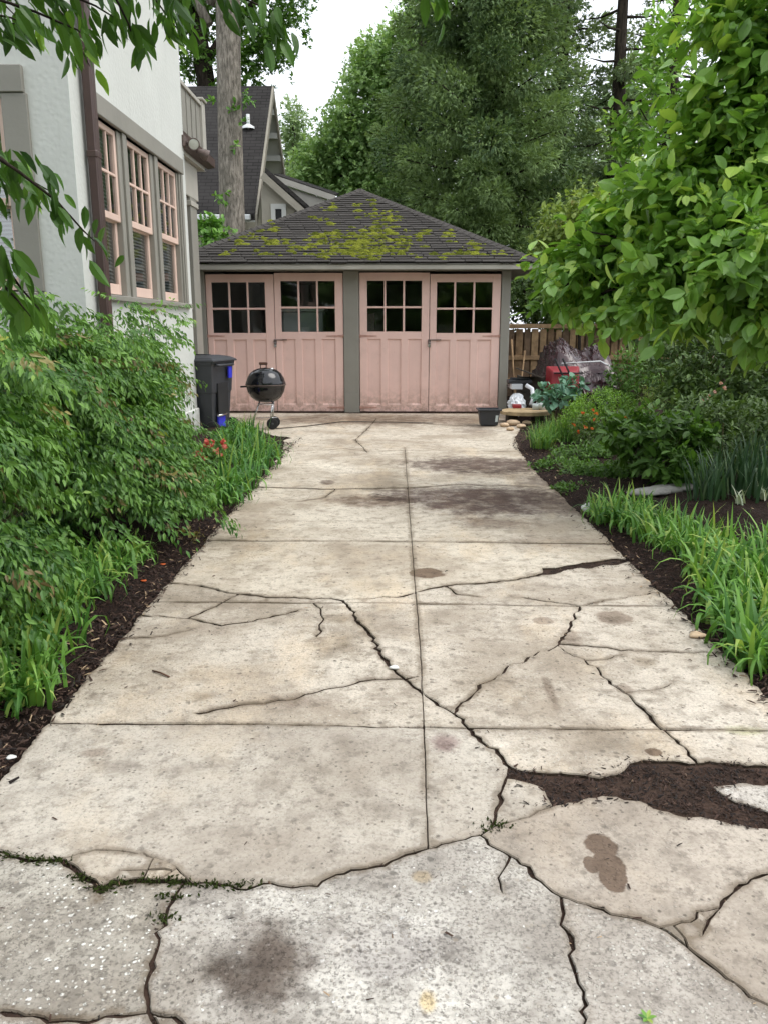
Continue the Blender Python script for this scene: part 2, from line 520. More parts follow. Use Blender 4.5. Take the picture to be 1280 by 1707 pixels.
# ---------------------------------------------------------------- concrete
def concrete(name, light, darkc, agg=0.0, stains=(), pits=.5, warm=.5):
    m, nt, b = mat_new(name)
    t = NT(nt)
    n_big = t.noise(1.1, 6, .62)
    n_mid = t.noise(7.0, 6, .66)
    n_fin = t.noise(85, 4, .7)
    base = t.mix(t.ramp(n_big, .34, .62), scale_c(darkc, .92), light)
    base = t.mix(t.ramp(n_mid, .45, .72, 0, .75), base, scale_c(darkc, .66))
    base = t.mix(t.ramp(t.noise(13, 6, .7, t.mapping((1, 1, 1), (7, 3, 1))), .51, .68, 0, .72), base, scale_c(darkc, .52))
    base = t.mix(t.ramp(t.noise(2.3, 5, .7, t.mapping((1, .5, 1), (4, 9, 2))), .5, .72, 0, warm), base, (light[0]*1.03, light[1]*.93, light[2]*.80, 1))
    base = t.mix(t.ramp(t.noise(30, 5, .7), .52, .70, 0, .55), base, scale_c(darkc, .55))
    base = t.mix(t.ramp(n_fin, .45, .70, 0, .45), base, scale_c(darkc, .62))
    # small dark pits, only in some voronoi cells
    vd = t.voro(19); vc = t.n("ShaderNodeSeparateColor"); t.l(t.voro(19, out="Color"), vc.inputs[0])
    pit = t.math('MULTIPLY', t.ramp(vd, .10, .26, 1, 0), t.ramp(vc.outputs[0], .70, .72))
    vd3 = t.voro(48, t.mapping((1, 1, 1), (3, 5, 1))); vc3 = t.n("ShaderNodeSeparateColor"); t.l(t.voro(48, t.mapping((1, 1, 1), (3, 5, 1)), out="Color"), vc3.inputs[0])
    pit3 = t.math('MULTIPLY', t.ramp(vd3, .12, .34, 1, 0), t.ramp(vc3.outputs[0], .80, .83))
    base = t.mix(t.math('MULTIPLY', pit3, .75), base, scale_c(darkc, .30))
    base = t.mix(t.math('MULTIPLY', pit, pits), base, scale_c(darkc, .22))
    h = t.math('ADD', t.math('MULTIPLY', n_fin, .45), t.math('MULTIPLY', n_mid, .9))
    h = t.math('SUBTRACT', h, t.math('MULTIPLY', pit, .8))
    if agg:
        wv = t.n("ShaderNodeVectorMath", operation='ADD'); t.l(t.pos(), wv.inputs[0])
        ncol = t.n("ShaderNodeTexNoise"); ncol.inputs["Scale"].default_value = 60; t.l(t.pos(), ncol.inputs["Vector"])
        sc_ = t.n("ShaderNodeVectorMath", operation='SCALE'); sc_.inputs["Scale"].default_value = .012
        t.l(ncol.outputs["Color"], sc_.inputs[0]); t.l(sc_.outputs[0], wv.inputs[1])
        d = t.voro(78, wv.outputs[0]); c = t.n("ShaderNodeSeparateColor"); t.l(t.voro(78, wv.outputs[0], out="Color"), c.inputs[0])
        st = t.math('MULTIPLY', t.ramp(d, .22, .42, 1, 0), t.ramp(c.outputs[1], .50, .60))
        stc = t.mix(c.outputs[2], S(172, 164, 150), S(238, 236, 228))
        wear = t.ramp(t.noise(2.2, 5, .7), .35, .6)
        base = t.mix(t.math('MULTIPLY', st, t.math('MULTIPLY', wear, agg)), base, stc)
        dk = t.ramp(t.noise(95, 4, .75), .50, .62)
        d2 = t.voro(41, wv.outputs[0]); c2 = t.n("ShaderNodeSeparateColor"); t.l(t.voro(41, wv.outputs[0], out="Color"), c2.inputs[0])
        st2 = t.math('MULTIPLY', t.ramp(d2, .20, .30, 1, 0), t.ramp(c2.outputs[1], .72, .76))
        base = t.mix(t.math('MULTIPLY', st2, .8*agg), base, t.mix(c2.outputs[2], S(150, 140, 126), S(236, 234, 228)))
        base = t.mix(t.math('MULTIPLY', dk, .7*agg), base, scale_c(darkc, .38))
        h = t.math('ADD', h, t.math('MULTIPLY', st, .8))
    if stains:
        warp = t.noise(9, 6, .7); warp2 = t.noise(2.6, 5, .65); by_c = {}; brk = t.ramp(t.noise(5, 8, .72), .30, .56, .45, 1)
        sep = t.n("ShaderNodeSeparateXYZ"); t.l(t.pos(), sep.inputs[0])
        for (px, py, rx, ry, soft, c, amt) in stains:
            p = gp(px, py); ex = gp(px+rx, py)-p; ey = (gp(px, py-ry)-gp(px, py+ry))/2
            dx = t.math('MULTIPLY', t.math('SUBTRACT', sep.outputs[0], p.x), 1/max(ex.length, .01))
            dy = t.math('MULTIPLY', t.math('SUBTRACT', sep.outputs[1], p.y), 1/max(ey.length, .01))
            r = t.math('SQRT', t.math('ADD', t.math('MULTIPLY', dx, dx), t.math('MULTIPLY', dy, dy)))
            r = t.math('ADD', r, t.math('MULTIPLY', t.math('SUBTRACT', warp, .5), 1.0*soft+1.0))
            r = t.math('ADD', r, t.math('MULTIPLY', t.math('SUBTRACT', warp2, .5), 1.6*soft+.35))
            k = t.ramp(r, 1-soft, 1+soft*.5+.04, amt, 0)
            if soft > .25: k = t.math('MULTIPLY', k, brk)
            by_c[c] = k if c not in by_c else t.math('MAXIMUM', by_c[c], k)
        for c, k in by_c.items(): base = t.mix(k, base, t.mix(1.0, base, c, 'MULTIPLY'))
    ed = t.n("ShaderNodeAttribute", attribute_name="rim").outputs["Fac"]
    soil = t.math('MULTIPLY', t.ramp(t.math('ADD', ed, t.math('MULTIPLY', t.math('SUBTRACT', t.noise(17, 6, .7), .5), 1.5)), .35, 1.0), t.ramp(t.noise(1.9, 4, .6), .36, .6, .15, 1))
    base = t.mix(t.math('MULTIPLY', soil, .62), base, t.mix(t.noise(40, 3, .6), S(78, 66, 52), S(128, 112, 92)))
    t.l(base, b.inputs["Base Color"])
    b.inputs["Roughness"].default_value = .9
    b.inputs["Specular IOR Level"].default_value = .25
    t.bump(h, .6, .006, b)
    return m

OIL = (.22, .17, .17, 1); WET = (.36, .29, .25, 1); DUST = (.58, .54, .48, 1); PURP = (.50, .40, .42, 1); MOSSY = (.80, .86, .66, 1)
st_far = [(710, 955, 30, 8, .12, WET, .95), (820, 832, 150, 26, .4, OIL, 1), (735, 826, 120, 15, .4, OIL, .9), (625, 834, 80, 10, .3, WET, .9), (930, 842, 80, 18, .45, OIL, .8), (830, 872, 80, 10, .7, WET, .75),
          (800, 775, 130, 14, .4, OIL, .95), (905, 800, 60, 10, .6, OIL, .7), (860, 790, 90, 10, .8, DUST, .8), (546, 804, 13, 4, .3, OIL, .8), (640, 700, 260, 10, .6, WET, .9),
          (650, 790, 40, 30, .9, DUST, .6), (900, 905, 70, 12, .8, WET, .5), (790, 715, 40, 8, .7, OIL, .5), (545, 775, 40, 8, .8, (1.25, 1.28, 1.3, 1), .7), (400, 905, 60, 40, .8, DUST, .7)]
st_mid = [(710, 955, 29, 7, .12, WET, .9), (1022, 1030, 31, 12, .2, WET, .7), (905, 1034, 18, 6, .2, WET, .6), (571, 1075, 46, 22, .8, DUST, .85),
          (562, 1030, 28, 8, .6, DUST, .7), (1075, 1103, 22, 9, .6, DUST, .8), (915, 1150, 8, 28, .6, WET, .7), (740, 1240, 26, 15, .5, PURP, .9),
          (1089, 1254, 14, 7, .15, WET, .9), (950, 1060, 16, 14, .6, WET, .7), (1040, 1150, 14, 9, .6, WET, .7), (1245, 1217, 40, 8, .6, MOSSY, .9),
          (330, 1160, 26, 12, .7, DUST, .8), (490, 1170, 70, 12, .8, WET, .6), (160, 1255, 26, 9, .6, WET, .6), (820, 1140, 60, 26, .9, DUST, .7),
          (360, 960, 120, 40, .9, DUST, .75), (1040, 1235, 90, 26, .9, DUST, .5), (560, 1290, 240, 60, 1.0, DUST, .35), (200, 1110, 120, 50, .9, DUST, .6),
          (65, 1312, 18, 5, .6, (1.2, 1.22, 1.25, 1), .7), (835, 1242, 14, 9, .6, (1.2, 1.22, 1.25, 1), .7)]
st_near = [(435, 1615, 90, 85, .55, (.30, .26, .24, 1), 1.0), (640, 1570, 110, 60, 1.0, (.5, .48, .5, 1), .8), (60, 1700, 70, 16, .6, (.25, .22, .2, 1), .9), (712, 1667, 18, 22, .4, (1.0, .84, .55, 1), .9),
           (700, 1460, 18, 10, .4, (1., .85, .6, 1), .7), (300, 1640, 60, 80, 1, DUST, .5)]
st_tan = [(1003, 1411, 29, 21, .10, WET, .95), (1012, 1438, 27, 24, .10, WET, .95), (1020, 1462, 22, 22, .10, WET, .95), (985, 1440, 14, 14, .10, WET, .9), (1150, 1560, 90, 30, .9, DUST, .4), (970, 1475, 30, 15, .6, (1.2, 1.22, 1.25, 1), .6)]
M['con_far'] = concrete('concrete_far', S(211, 201, 184), S(176, 162, 143), 0, st_far, .4, .55)
M['con_mid'] = concrete('concrete_mid', S(211, 201, 186), S(170, 157, 140), .3, st_mid, .5, .6)
M['con_grey'] = concrete('concrete_grey', S(200, 192, 179), S(170, 159, 145), .15, st_mid, .4, .4)
M['con_agg'] = concrete('concrete_aggregate', S(188, 182, 170), S(144, 136, 125), 1.0, st_near, .4, .2)
M['con_white'] = concrete('concrete_white', S(218, 213, 203), S(164, 156, 146), 1.0, st_near, .6, .15)
M['con_tan'] = concrete('concrete_tan', S(192, 181, 167), S(164, 152, 138), .12, st_tan, .4, .35)
M['con_light'] = concrete('concrete_light', S(204, 197, 187), S(164, 155, 144), .9, (), .4, .35)

def mulch_mat():
    m, nt, b = mat_new('mulch')
    t = NT(nt)
    n = t.noise(55, 6, .75, t.mapping((1, .45, 1)), 1.2)
    base = t.mix(t.ramp(n, .35, .68), S(22, 16, 14), S(70, 52, 44))
    base = t.mix(t.ramp(t.noise(3, 5, .6), .5, .75, 0, .6), base, S(40, 32, 28))
    t.l(base, b.inputs["Base Color"]); b.inputs["Roughness"].default_value = .95; b.inputs["Specular IOR Level"].default_value = .2
    t.bump(n, 1.0, .03, b)
    return m
M['mulch'] = mulch_mat()
def chip_mat():
    m, nt, b = mat_new('chips')
    t = NT(nt)
    a = t.n("ShaderNodeAttribute", attribute_name="tint").outputs["Fac"]
    base = t.mix(t.ramp(a, 0, .9), S(28, 21, 18), S(74, 54, 44))
    base = t.mix(t.ramp(a, .93, .99), base, S(186, 160, 128))
    t.l(base, b.inputs["Base Color"]); b.inputs["Roughness"].default_value = .9
    return m
M['chips'] = chip_mat()
def lawn_mat():
    m, nt, b = mat_new('lawn')
    t = NT(nt)
    base = t.mix(t.ramp(t.noise(.35, 5), .35, .65), S(52, 60, 36), S(84, 96, 52))
    base = t.mix(t.ramp(t.noise(14, 5, .7), .4, .7, 0, .7), base, S(44, 36, 28))
    t.l(base, b.inputs["Base Color"]); b.inputs["Roughness"].default_value = .95
    t.bump(t.noise(30, 5, .7), .8, .04, b)
    return m
M['lawn'] = lawn_mat()

# ---------------------------------------------------------------- the ground
g = MB().box((-250, -250, -.6), (250, 250, -.14))
ground = g.build('ground', M['lawn']); tag(ground, kind='structure')

def height(x, y):
    return .02*math.sin(x*5.1+y*2.3) + .018*math.sin(x*2.2-y*4.7+1) + .012*math.sin(x*11+y*9)

def bed(name, x0, x1, y0, y1, fn, step=.09):
    nx, ny = max(2, int((x1-x0)/step)), max(2, int((y1-y0)/step))
    X, Y = np.meshgrid(np.linspace(x0, x1, nx+1), np.linspace(y0, y1, ny+1))
    Z = np.array([fn(a, b) for a, b in zip(X.ravel(), Y.ravel())]) + rng.normal(0, .004, X.size)
    V = np.stack([X.ravel(), Y.ravel(), Z], 1)
    i = np.arange(ny*(nx+1)).reshape(ny, nx+1)[:, :-1].ravel()
    Fq = np.stack([i, i+1, i+nx+2, i+nx+1], 1)
    return tag(np_mesh(name, V, Fq, M['mulch'], smooth=True), kind='structure')

def ss(t, a, b):
    t = min(1, max(0, (t-a)/(b-a)))
    return t*t*(3-2*t)
def z_left(x, y):
    d = -1.36 - x
    return -.045 + .085*ss(d, -.05, .25) + .10*ss(d, .2, 1.2) + height(x, y)*ss(d, -.1, .3)
def right_edge(y):
    return 1.50 + .30*ss(y, 10.2, 11.6) + .35*ss(y, 11.5, 13.5)
def z_right(x, y):
    d = x - right_edge(y)
    return -.045 + .075*ss(d, -.05, .25) + .14*ss(d, .3, 2.0) + height(x, y)*ss(d, -.1, .3)
bed('mulch_bed', -2.9, -1.26, -3, 10.95, z_left)
bed('mulch_bed', 1.38, 9.0, -3, 20.0, z_right, .11)

# ---------------------------------------------------------------- driveway: slabs between joints and cracks
LINES = []   # (points xy, half width, jitter)
def pl(pts, w, jit, world=False):
    if jit > .005 and w < .03 and not world:
        ym = sum(p[1] for p in pts)/len(pts)
        w *= .42 if ym > 1330 else .58 if ym > 1050 else .85
    LINES.append(([tuple(p) if world else tuple(gp(*p)[:2]) for p in pts], w, jit))
left_b = [(-1.20, -2.5), (-1.26, 1.0), (-1.33, 2.35), (-1.36, 4.0), (-1.37, 6.0), (-1.385, 8.2), (-1.40, 9.6), (-1.72, 10.5), (-2.3, 11.05), (-3.45, 11.15), (-3.45, 14.30)]
right_b = [(1.95, 14.30), (1.92, 12.4), (1.64, 11.2), (1.50, 9.8), (1.45, 8.2), (1.50, 6.0), (1.52, 4.4), (1.53, 3.0), (1.55, 1.6), (1.55, -2.5)]
pl(left_b + right_b + [left_b[0]], .002, .012, True)
pl([(20, 1205), (410, 1207), (860, 1215), (1450, 1218)], .0045, .003)
pl([(225, 1003), (640, 1005), (950, 1010), (1130, 1010)], .003, .002)
pl([(330, 901), (690, 903), (1060, 908)], .004, .0015)
pl([(405, 811), (560, 815), (680, 813), (760, 808), (850, 810), (960, 813)], .012, .008)
pl([(430, 753), (510, 752), (575, 748), (610, 752), (700, 751), (900, 753)], .012, .012)
pl([(674, 745), (682, 850), (690, 960), (700, 1080), (706, 1200), (713, 1413), (714, 1425)], .0010, .0015)
pl([(255, 966), (290, 972), (340, 978), (400, 990), (470, 995), (572, 1000)], .014, .022)
pl([(572, 1000), (590, 1027), (620, 1060), (645, 1100), (657, 1116), (690, 1145), (720, 1165), (757, 1189), (775, 1210), (800, 1235), (835, 1260), (850, 1278)], .010, .018)
pl([(572, 1000), (660, 995), (700, 985), (745, 975), (800, 972), (860, 966), (905, 955)], .010, .016)
pl([(905, 955), (960, 943), (1010, 938), (1070, 930)], .045, .02)
pl([(700, 1127), (672, 1131), (600, 1135), (540, 1148), (490, 1165), (440, 1173), (400, 1175), (320, 1189)], .009, .016)
pl([(752, 1193), (790, 1155), (830, 1125), (880, 1095), (930, 1075), (950, 1045), (965, 1013), (985, 1006), (1040, 997), (1120, 985)], .009, .020)
pl([(985, 1013), (940, 1006), (900, 1001), (865, 995)], .009, .014)
pl([(925, 1072), (1000, 1078), (1080, 1085), (1220, 1088)], .007, .014)
pl([(925, 1074), (950, 1090), (975, 1100), (1000, 1125), (1040, 1155), (1070, 1180), (1090, 1205), (1112, 1222), (1140, 1245), (1165, 1277)], .007, .018)
pl([(180, 1068), (275, 1060), (330, 1047)], .009, .014)
pl([(225, 1024), (320, 1031), (370, 1042), (440, 1030), (500, 1015)], .008, .014)
pl([(310, 1032), (360, 1010), (402, 988)], .007, .014)
# the broken-out strip on the right
pl([(850, 1278), (900, 1287), (960, 1290), (1000, 1297), (1030, 1290), (1050, 1272), (1100, 1268), (1160, 1272), (1220, 1273), (1350, 1280), (1700, 1300)], .003, .02)
pl([(800, 1390), (830, 1374), (880, 1362), (922, 1342), (980, 1328), (1040, 1332), (1100, 1350), (1180, 1362), (1380, 1398), (1800, 1470)], .004, .018)
pl([(850, 1278), (838, 1310), (826, 1360), (815, 1381)], .008, .010)
pl([(842, 1296), (870, 1300), (905, 1312), (922, 1340), (924, 1348)], .004, .014)
pl([(1186, 1309), (1230, 1303), (1350, 1300), (1420, 1330)], .003, .014)
pl([(1186, 1309), (1225, 1335), (1280, 1352), (1350, 1362), (1420, 1330)], .003, .014)
pl([(800, 1390), (760, 1400), (715, 1413), (690, 1420), (640, 1440), (600, 1447), (560, 1455), (530, 1475), (490, 1477), (440, 1470), (370, 1473), (320, 1470)], .007, .016)
pl([(320, 1470), (290, 1466), (240, 1464), (190, 1468), (170, 1480), (140, 1460), (105, 1431)], .011, .012)
pl([(-260, 1375), (-80, 1405), (0, 1418), (50, 1432), (105, 1431)], .010, .012)
pl([(105, 1431), (160, 1417), (215, 1420), (265, 1432), (300, 1448), (320, 1470)], .004, .008)
pl([(230, 1468), (248, 1449), (258, 1428)], .003, .006)
pl([(262, 1468), (292, 1449), (300, 1442)], .003, .006)
pl([(312, 1465), (290, 1490), (275, 1530), (265, 1570), (255, 1610), (245, 1650), (250, 1690), (240, 1790), (235, 1900), (230, 3000)], .009, .018)
pl([(800, 1390), (850, 1425), (890, 1460), (935, 1493), (990, 1510), (1060, 1530), (1100, 1545), (1150, 1580), (1210, 1630), (1280, 1675), (1400, 1740), (1800, 1850), (2600, 2000)], .006, .016)
pl([(933, 1487), (940, 1520), (950, 1560), (955, 1610), (972, 1650), (972, 1707), (980, 1790), (985, 3000)], .007, .018)
pl([(1092, 1546), (1150, 1535), (1200, 1510), (1215, 1490), (1245, 1470), (1290, 1448), (1420, 1420), (1500, 1400)], .003, .016)
pl([(250, 1685), (340, 1712), (420, 1740), (640, 1760), (975, 1770), (1010, 1772)], .008, .012)
pl([(250, 1685), (130, 1700), (40, 1690), (-560, 1660)], .010, .012)
pl([(405, 716), (510, 711), (570, 703), (670, 705), (780, 710)], .010, .012)
pl([(628, 697), (615, 712), (592, 733), (606, 745), (612, 755)], .005, .012)
pl([(-1.5, -.2), (1.8, -.2)], .004, .002, True)
# hairlines
for h in ([(520, 1000), (540, 1030), (528, 1062)], [(640, 1098), (600, 1092), (560, 1100)], [(1040, 1155), (1085, 1150), (1120, 1138)], [(975, 1100), (1010, 1098), (1040, 1090)], [(915, 1082), (912, 1120), (920, 1160)],
          [(1200, 1512), (1180, 1530), (1170, 1560)], [(1120, 1540), (1140, 1562), (1148, 1585)], [(700, 1418), (690, 1450), (640, 1470)], [(300, 1452), (240, 1450), (200, 1452)], [(740, 975), (760, 990), (800, 995)],
          [(880, 907), (950, 912), (975, 930)], [(560, 814), (540, 830), (500, 836)], [(850, 1425), (830, 1460), (838, 1490)]):
    pl(h, .004, .012)
VOID = [tuple(gp(1060, 1310)[:2]), tuple(gp(905, 1296)[:2])]

def seg_int(p, q, r, s):
    d1 = (q[0]-p[0], q[1]-p[1]); d2 = (s[0]-r[0], s[1]-r[1])
    den = d1[0]*d2[1]-d1[1]*d2[0]
    if abs(den) < 1e-12: return None
    a = ((r[0]-p[0])*d2[1]-(r[1]-p[1])*d2[0])/den
    b = ((r[0]-p[0])*d1[1]-(r[1]-p[1])*d1[0])/den
    return (a, b) if -1e-9 <= a <= 1+1e-9 and -1e-9 <= b <= 1+1e-9 else None

segs = []
for li, (pts, w, j) in enumerate(LINES):
    for a, b in zip(pts[:-1], pts[1:]): segs.append((a, b, li))
cuts = [[0.0, 1.0] for _ in segs]
for i in range(len(segs)):
    for k in range(i+1, len(segs)):
        r = seg_int(segs[i][0], segs[i][1], segs[k][0], segs[k][1])
        if r: cuts[i].append(min(1, max(0, r[0]))); cuts[k].append(min(1, max(0, r[1])))
nodes = []
def node(p):
    tol = .010 + .002*p[1]
    for i, q in enumerate(nodes):
        if (q[0]-p[0])**2+(q[1]-p[1])**2 < tol*tol: return i
    nodes.append(p); return len(nodes)-1
edges = {}
for (a, b, li), cs in zip(segs, cuts):
    cs = sorted(set(cs)); prev = None
    for c in cs:
        n_ = node((a[0]+(b[0]-a[0])*c, a[1]+(b[1]-a[1])*c))
        if prev is not None and n_ != prev: edges.setdefault((min(n_, prev), max(n_, prev)), li)
        prev = n_
def prune():
    """drop what sticks out over the driveway's edge and very short loose ends"""
    poly = LINES[0][0]
    def inside(p):
        c = False
        for (x1, y1), (x2, y2) in zip(poly[:-1], poly[1:]):
            if (y1 > p[1]) != (y2 > p[1]) and p[0] < (x2-x1)*(p[1]-y1)/(y2-y1)+x1: c = not c
        return c
    for e in list(edges):
        if edges[e] == 0: continue
        m = ((nodes[e[0]][0]+nodes[e[1]][0])/2, (nodes[e[0]][1]+nodes[e[1]][1])/2)
        if not inside(m): del edges[e]
    for _ in range(4):
        deg = {}
        for e in edges:
            for v in e: deg[v] = deg.get(v, 0)+1
        for e in list(edges):
            L = math.dist(nodes[e[0]], nodes[e[1]])
            if L < .035 + .008*nodes[e[0]][1] and (deg[e[0]] == 1 or deg[e[1]] == 1): del edges[e]
prune()
# roughen every edge (its two end nodes stay)
adj = {}
ew = {}
def add_he(a, b, w, jit):
    adj.setdefault(a, []).append(b); adj.setdefault(b, []).append(a)
    for k in ((a, b), (b, a)):
        ew[k] = w if jit < .0025 else w*max(.25, 1+.5*rng.normal())+(.012*rng.random() if jit > .008 and rng.random() < .07 else 0)
for (a, b), li in list(edges.items()):
    w, jit = LINES[li][1], LINES[li][2]
    p, q = np.array(nodes[a]), np.array(nodes[b])
    L = np.linalg.norm(q-p)
    step = .011 + .005*max(0, min(p[1], q[1]))
    n_ = max(1, int(L/step))
    nrm = np.array([-(q-p)[1], (q-p)[0]])/max(L, 1e-9)
    off = np.zeros(n_+1)
    for o_, amp in ((2, 1.0), (5, .6), (11, .35)):
        ph = rng.random(3)*7
        tt = np.linspace(0, 1, n_+1)*max(1, L/.25)
        off += amp*np.sin(tt*o_+ph[0])*np.cos(tt*o_*.63+ph[1])
    off += rng.normal(0, .42, n_+1)
    off += np.convolve(rng.normal(0, 1.1, n_+1), np.ones(3)/3, 'same') if n_ > 4 else 0
    off *= jit*.6*np.minimum(1, np.minimum(np.arange(n_+1), np.arange(n_+1)[::-1])/2.0)
    prev = a
    for k in range(1, n_+1):
        if k == n_: cur = b
        else:
            c = p+(q-p)*k/n_+nrm*off[k]
            nodes.append((c[0], c[1])); cur = len(nodes)-1
        add_he(prev, cur, w, jit)
        prev = cur
order = {v: sorted(ns, key=lambda u: math.atan2(nodes[u][1]-nodes[v][1], nodes[u][0]-nodes[v][0])) for v, ns in adj.items()}
seen, faces = set(), []
for v in adj:
    for u in adj[v]:
        if (v, u) in seen: continue
        loop, a, b = [], v, u
        while (a, b) not in seen:
            seen.add((a, b)); loop.append(a)
            o_ = order[b]; c = o_[(o_.index(a)-1) % len(o_)]
            a, b = b, c
        area = sum(nodes[loop[i-1]][0]*nodes[loop[i]][1]-nodes[loop[i]][0]*nodes[loop[i-1]][1] for i in range(len(loop)))/2
        if area > .0012: faces.append((loop, area))

def inpoly(p, loop):
    c = False
    for i in range(len(loop)):
        (x1, y1), (x2, y2) = loop[i-1], loop[i]
        if (y1 > p[1]) != (y2 > p[1]) and p[0] < (x2-x1)*(p[1]-y1)/(y2-y1)+x1: c = not c
    return c

def inset(loop, extra):
    out = []
    n_ = len(loop)
    for i in range(n_):
        a, v, b = loop[i-1], loop[i], loop[(i+1) % n_]
        p0, p, p1 = np.array(nodes[a]), np.array(nodes[v]), np.array(nodes[b])
        if a == b: out.append(tuple(p)); continue
        d0 = (p-p0)/max(np.linalg.norm(p-p0), 1e-9); d1 = (p1-p)/max(np.linalg.norm(p1-p), 1e-9)
        n0, n1 = np.array([-d0[1], d0[0]]), np.array([-d1[1], d1[0]])
        w = (max(.001, ew[a, v])+max(.001, ew[v, b]))/2+extra
        m = n0+n1; L = np.linalg.norm(m)
        if L < .35: out.append(tuple(p+(n0*w if L < 1e-6 else m/L*w*1.6))); continue
        m /= L
        out.append(tuple(p+m*min(w/max(m.dot(n0), .4), 2.2*w)))
    return out

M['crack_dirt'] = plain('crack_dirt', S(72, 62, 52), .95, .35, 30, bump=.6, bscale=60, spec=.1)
drv = MB()
drv.box((-1.32, -2.5, -.15), (1.46, 10.2, -.014)); drv.box((-3.4, 10.2, -.15), (1.86, 14.3, -.015))
driveway = drv.build('driveway', M['soil']); tag(driveway, kind='structure')
MATPT = [((100, 1620), 'con_agg'), ((560, 1600), 'con_white'), ((1070, 1640), 'con_light'), ((1080, 1430), 'con_tan'), ((1230, 1560), 'con_tan'),
         ((875, 1330), 'con_tan'), ((1240, 1325), 'con_light'), ((450, 1330), 'con_grey'), ((760, 1310), 'con_grey'), ((30, 1260), 'con_grey'), ((190, 1440), 'con_grey')]
slab_polys = []
for loop, area in faces:
    poly = [nodes[v] for v in loop]
    if any(inpoly(q, poly) for q in VOID): continue
    cy = sum(p[1] for p in poly)/len(poly)
    mname = 'con_far' if cy > 4.75 else 'con_mid'
    if cy < 1.75: mname = 'con_agg'
    for q, mm in MATPT:
        if inpoly(tuple(gp(*q)[:2]), poly): mname = mm
    fine = min(1.0, .4 + area*2)
    zt = rng.normal(0, .0013)*fine
    if mname in ('con_agg', 'con_white', 'con_light'): zt -= .003
    top = inset(loop, (.0022+.0004*cy)*fine)
    mid = inset(loop, .0005*fine)
    n_ = len(top)
    sx, sy = rng.normal(0, .0015, 2)
    cx = sum(p[0] for p in poly)/n_
    zf = lambda x, y: zt + sx*(x-cx) + sy*(y-cy)
    ph = rng.random(4)*9
    wav = lambda x, y: .0016*math.sin(x*5.3+ph[0])*math.sin(y*3.1+ph[1])+.0009*math.sin(x*13+y*9+ph[2])
    vs = [(x, y, zf(x, y)+wav(x, y)) for x, y in top] + [(x, y, zf(x, y)-.0045) for x, y in mid] + [(x, y, -.07) for x, y in mid]
    fs = []
    for i in range(n_):
        k = (i+1) % n_
        fs += [(i, n_+i, n_+k, k), (n_+i, 2*n_+i, 2*n_+k, n_+k)]
    b_ = MB(); b_.add(vs, fs)
    xs_, ys_ = [p[0] for p in top], [p[1] for p in top]
    g_ = .09+.02*max(0, cy)
    inn = [(x+rng.normal(0, g_*.2), y+rng.normal(0, g_*.2)) for x in np.arange(min(xs_)+g_/2, max(xs_), g_) for y in np.arange(min(ys_)+g_/2, max(ys_), g_)]
    inn = [p for p in inn if inpoly(p, top)]
    band = [p for p in inset(loop, .028+.004*cy)[::2] if inpoly(p, top)]
    pv, _, pf, ov, _, _ = delaunay_2d_cdt([Vector(p) for p in top+band+inn], [], [list(range(n_))], 1, 1e-5)
    nv0 = len(b_.v)
    b_.add([(p.x, p.y, zf(p.x, p.y)+wav(p.x, p.y)) for p in pv], [tuple(f) for f in pf])
    rim = [1.0]*nv0+[1.0 if o_ and min(o_) < n_ else 0.0 for o_ in ov]
    so = b_.build('slab', M[mname], driveway)
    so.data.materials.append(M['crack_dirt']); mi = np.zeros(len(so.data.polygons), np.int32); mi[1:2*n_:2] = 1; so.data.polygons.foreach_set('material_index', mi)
    ra = so.data.attributes.new('rim', 'FLOAT', 'POINT'); ra.data.foreach_set('value', rim)
    slab_polys.append(poly)

# ---------------------------------------------------------------- loose mulch chips, leaf litter and crumbs
def chips(name, pts, lo, hi, label, mat, flat=.35, tint=None):
    n_ = len(pts)
    L = lo+(hi-lo)*rng.random(n_)**2; W = L*(.16+.25*rng.random(n_))
    th = rng.random(n_)*2*PI
    d = np.stack([np.cos(th), np.sin(th), rng.normal(0, flat, n_)], 1); d = unit(d)
    sd_ = unit(np.cross(d, np.array([0, 0, 1.])+rng.normal(0, flat, (n_, 3))))
    nn = np.cross(sd_, d)
    P = np.array(pts)
    V = np.stack([P-d*L[:, None]/2-sd_*W[:, None]/2, P+d*L[:, None]/2-sd_*W[:, None]*.3, P+d*L[:, None]/2+sd_*W[:, None]*.3, P-d*L[:, None]/2+sd_*W[:, None]/2,
                  P+nn*(L*.12)[:, None]], 1).reshape(-1, 3)
    Fa = (np.array([(0, 1, 4), (1, 2, 4), (2, 3, 4), (3, 0, 4)])[None]+(np.arange(n_)*5)[:, None, None]).reshape(-1, 3)
    t_ = rng.random(n_) if tint is None else tint
    return tag(np_mesh(name, V, Fa, mat, tint=np.repeat(t_, 5)), label, 'mulch', kind='stuff')

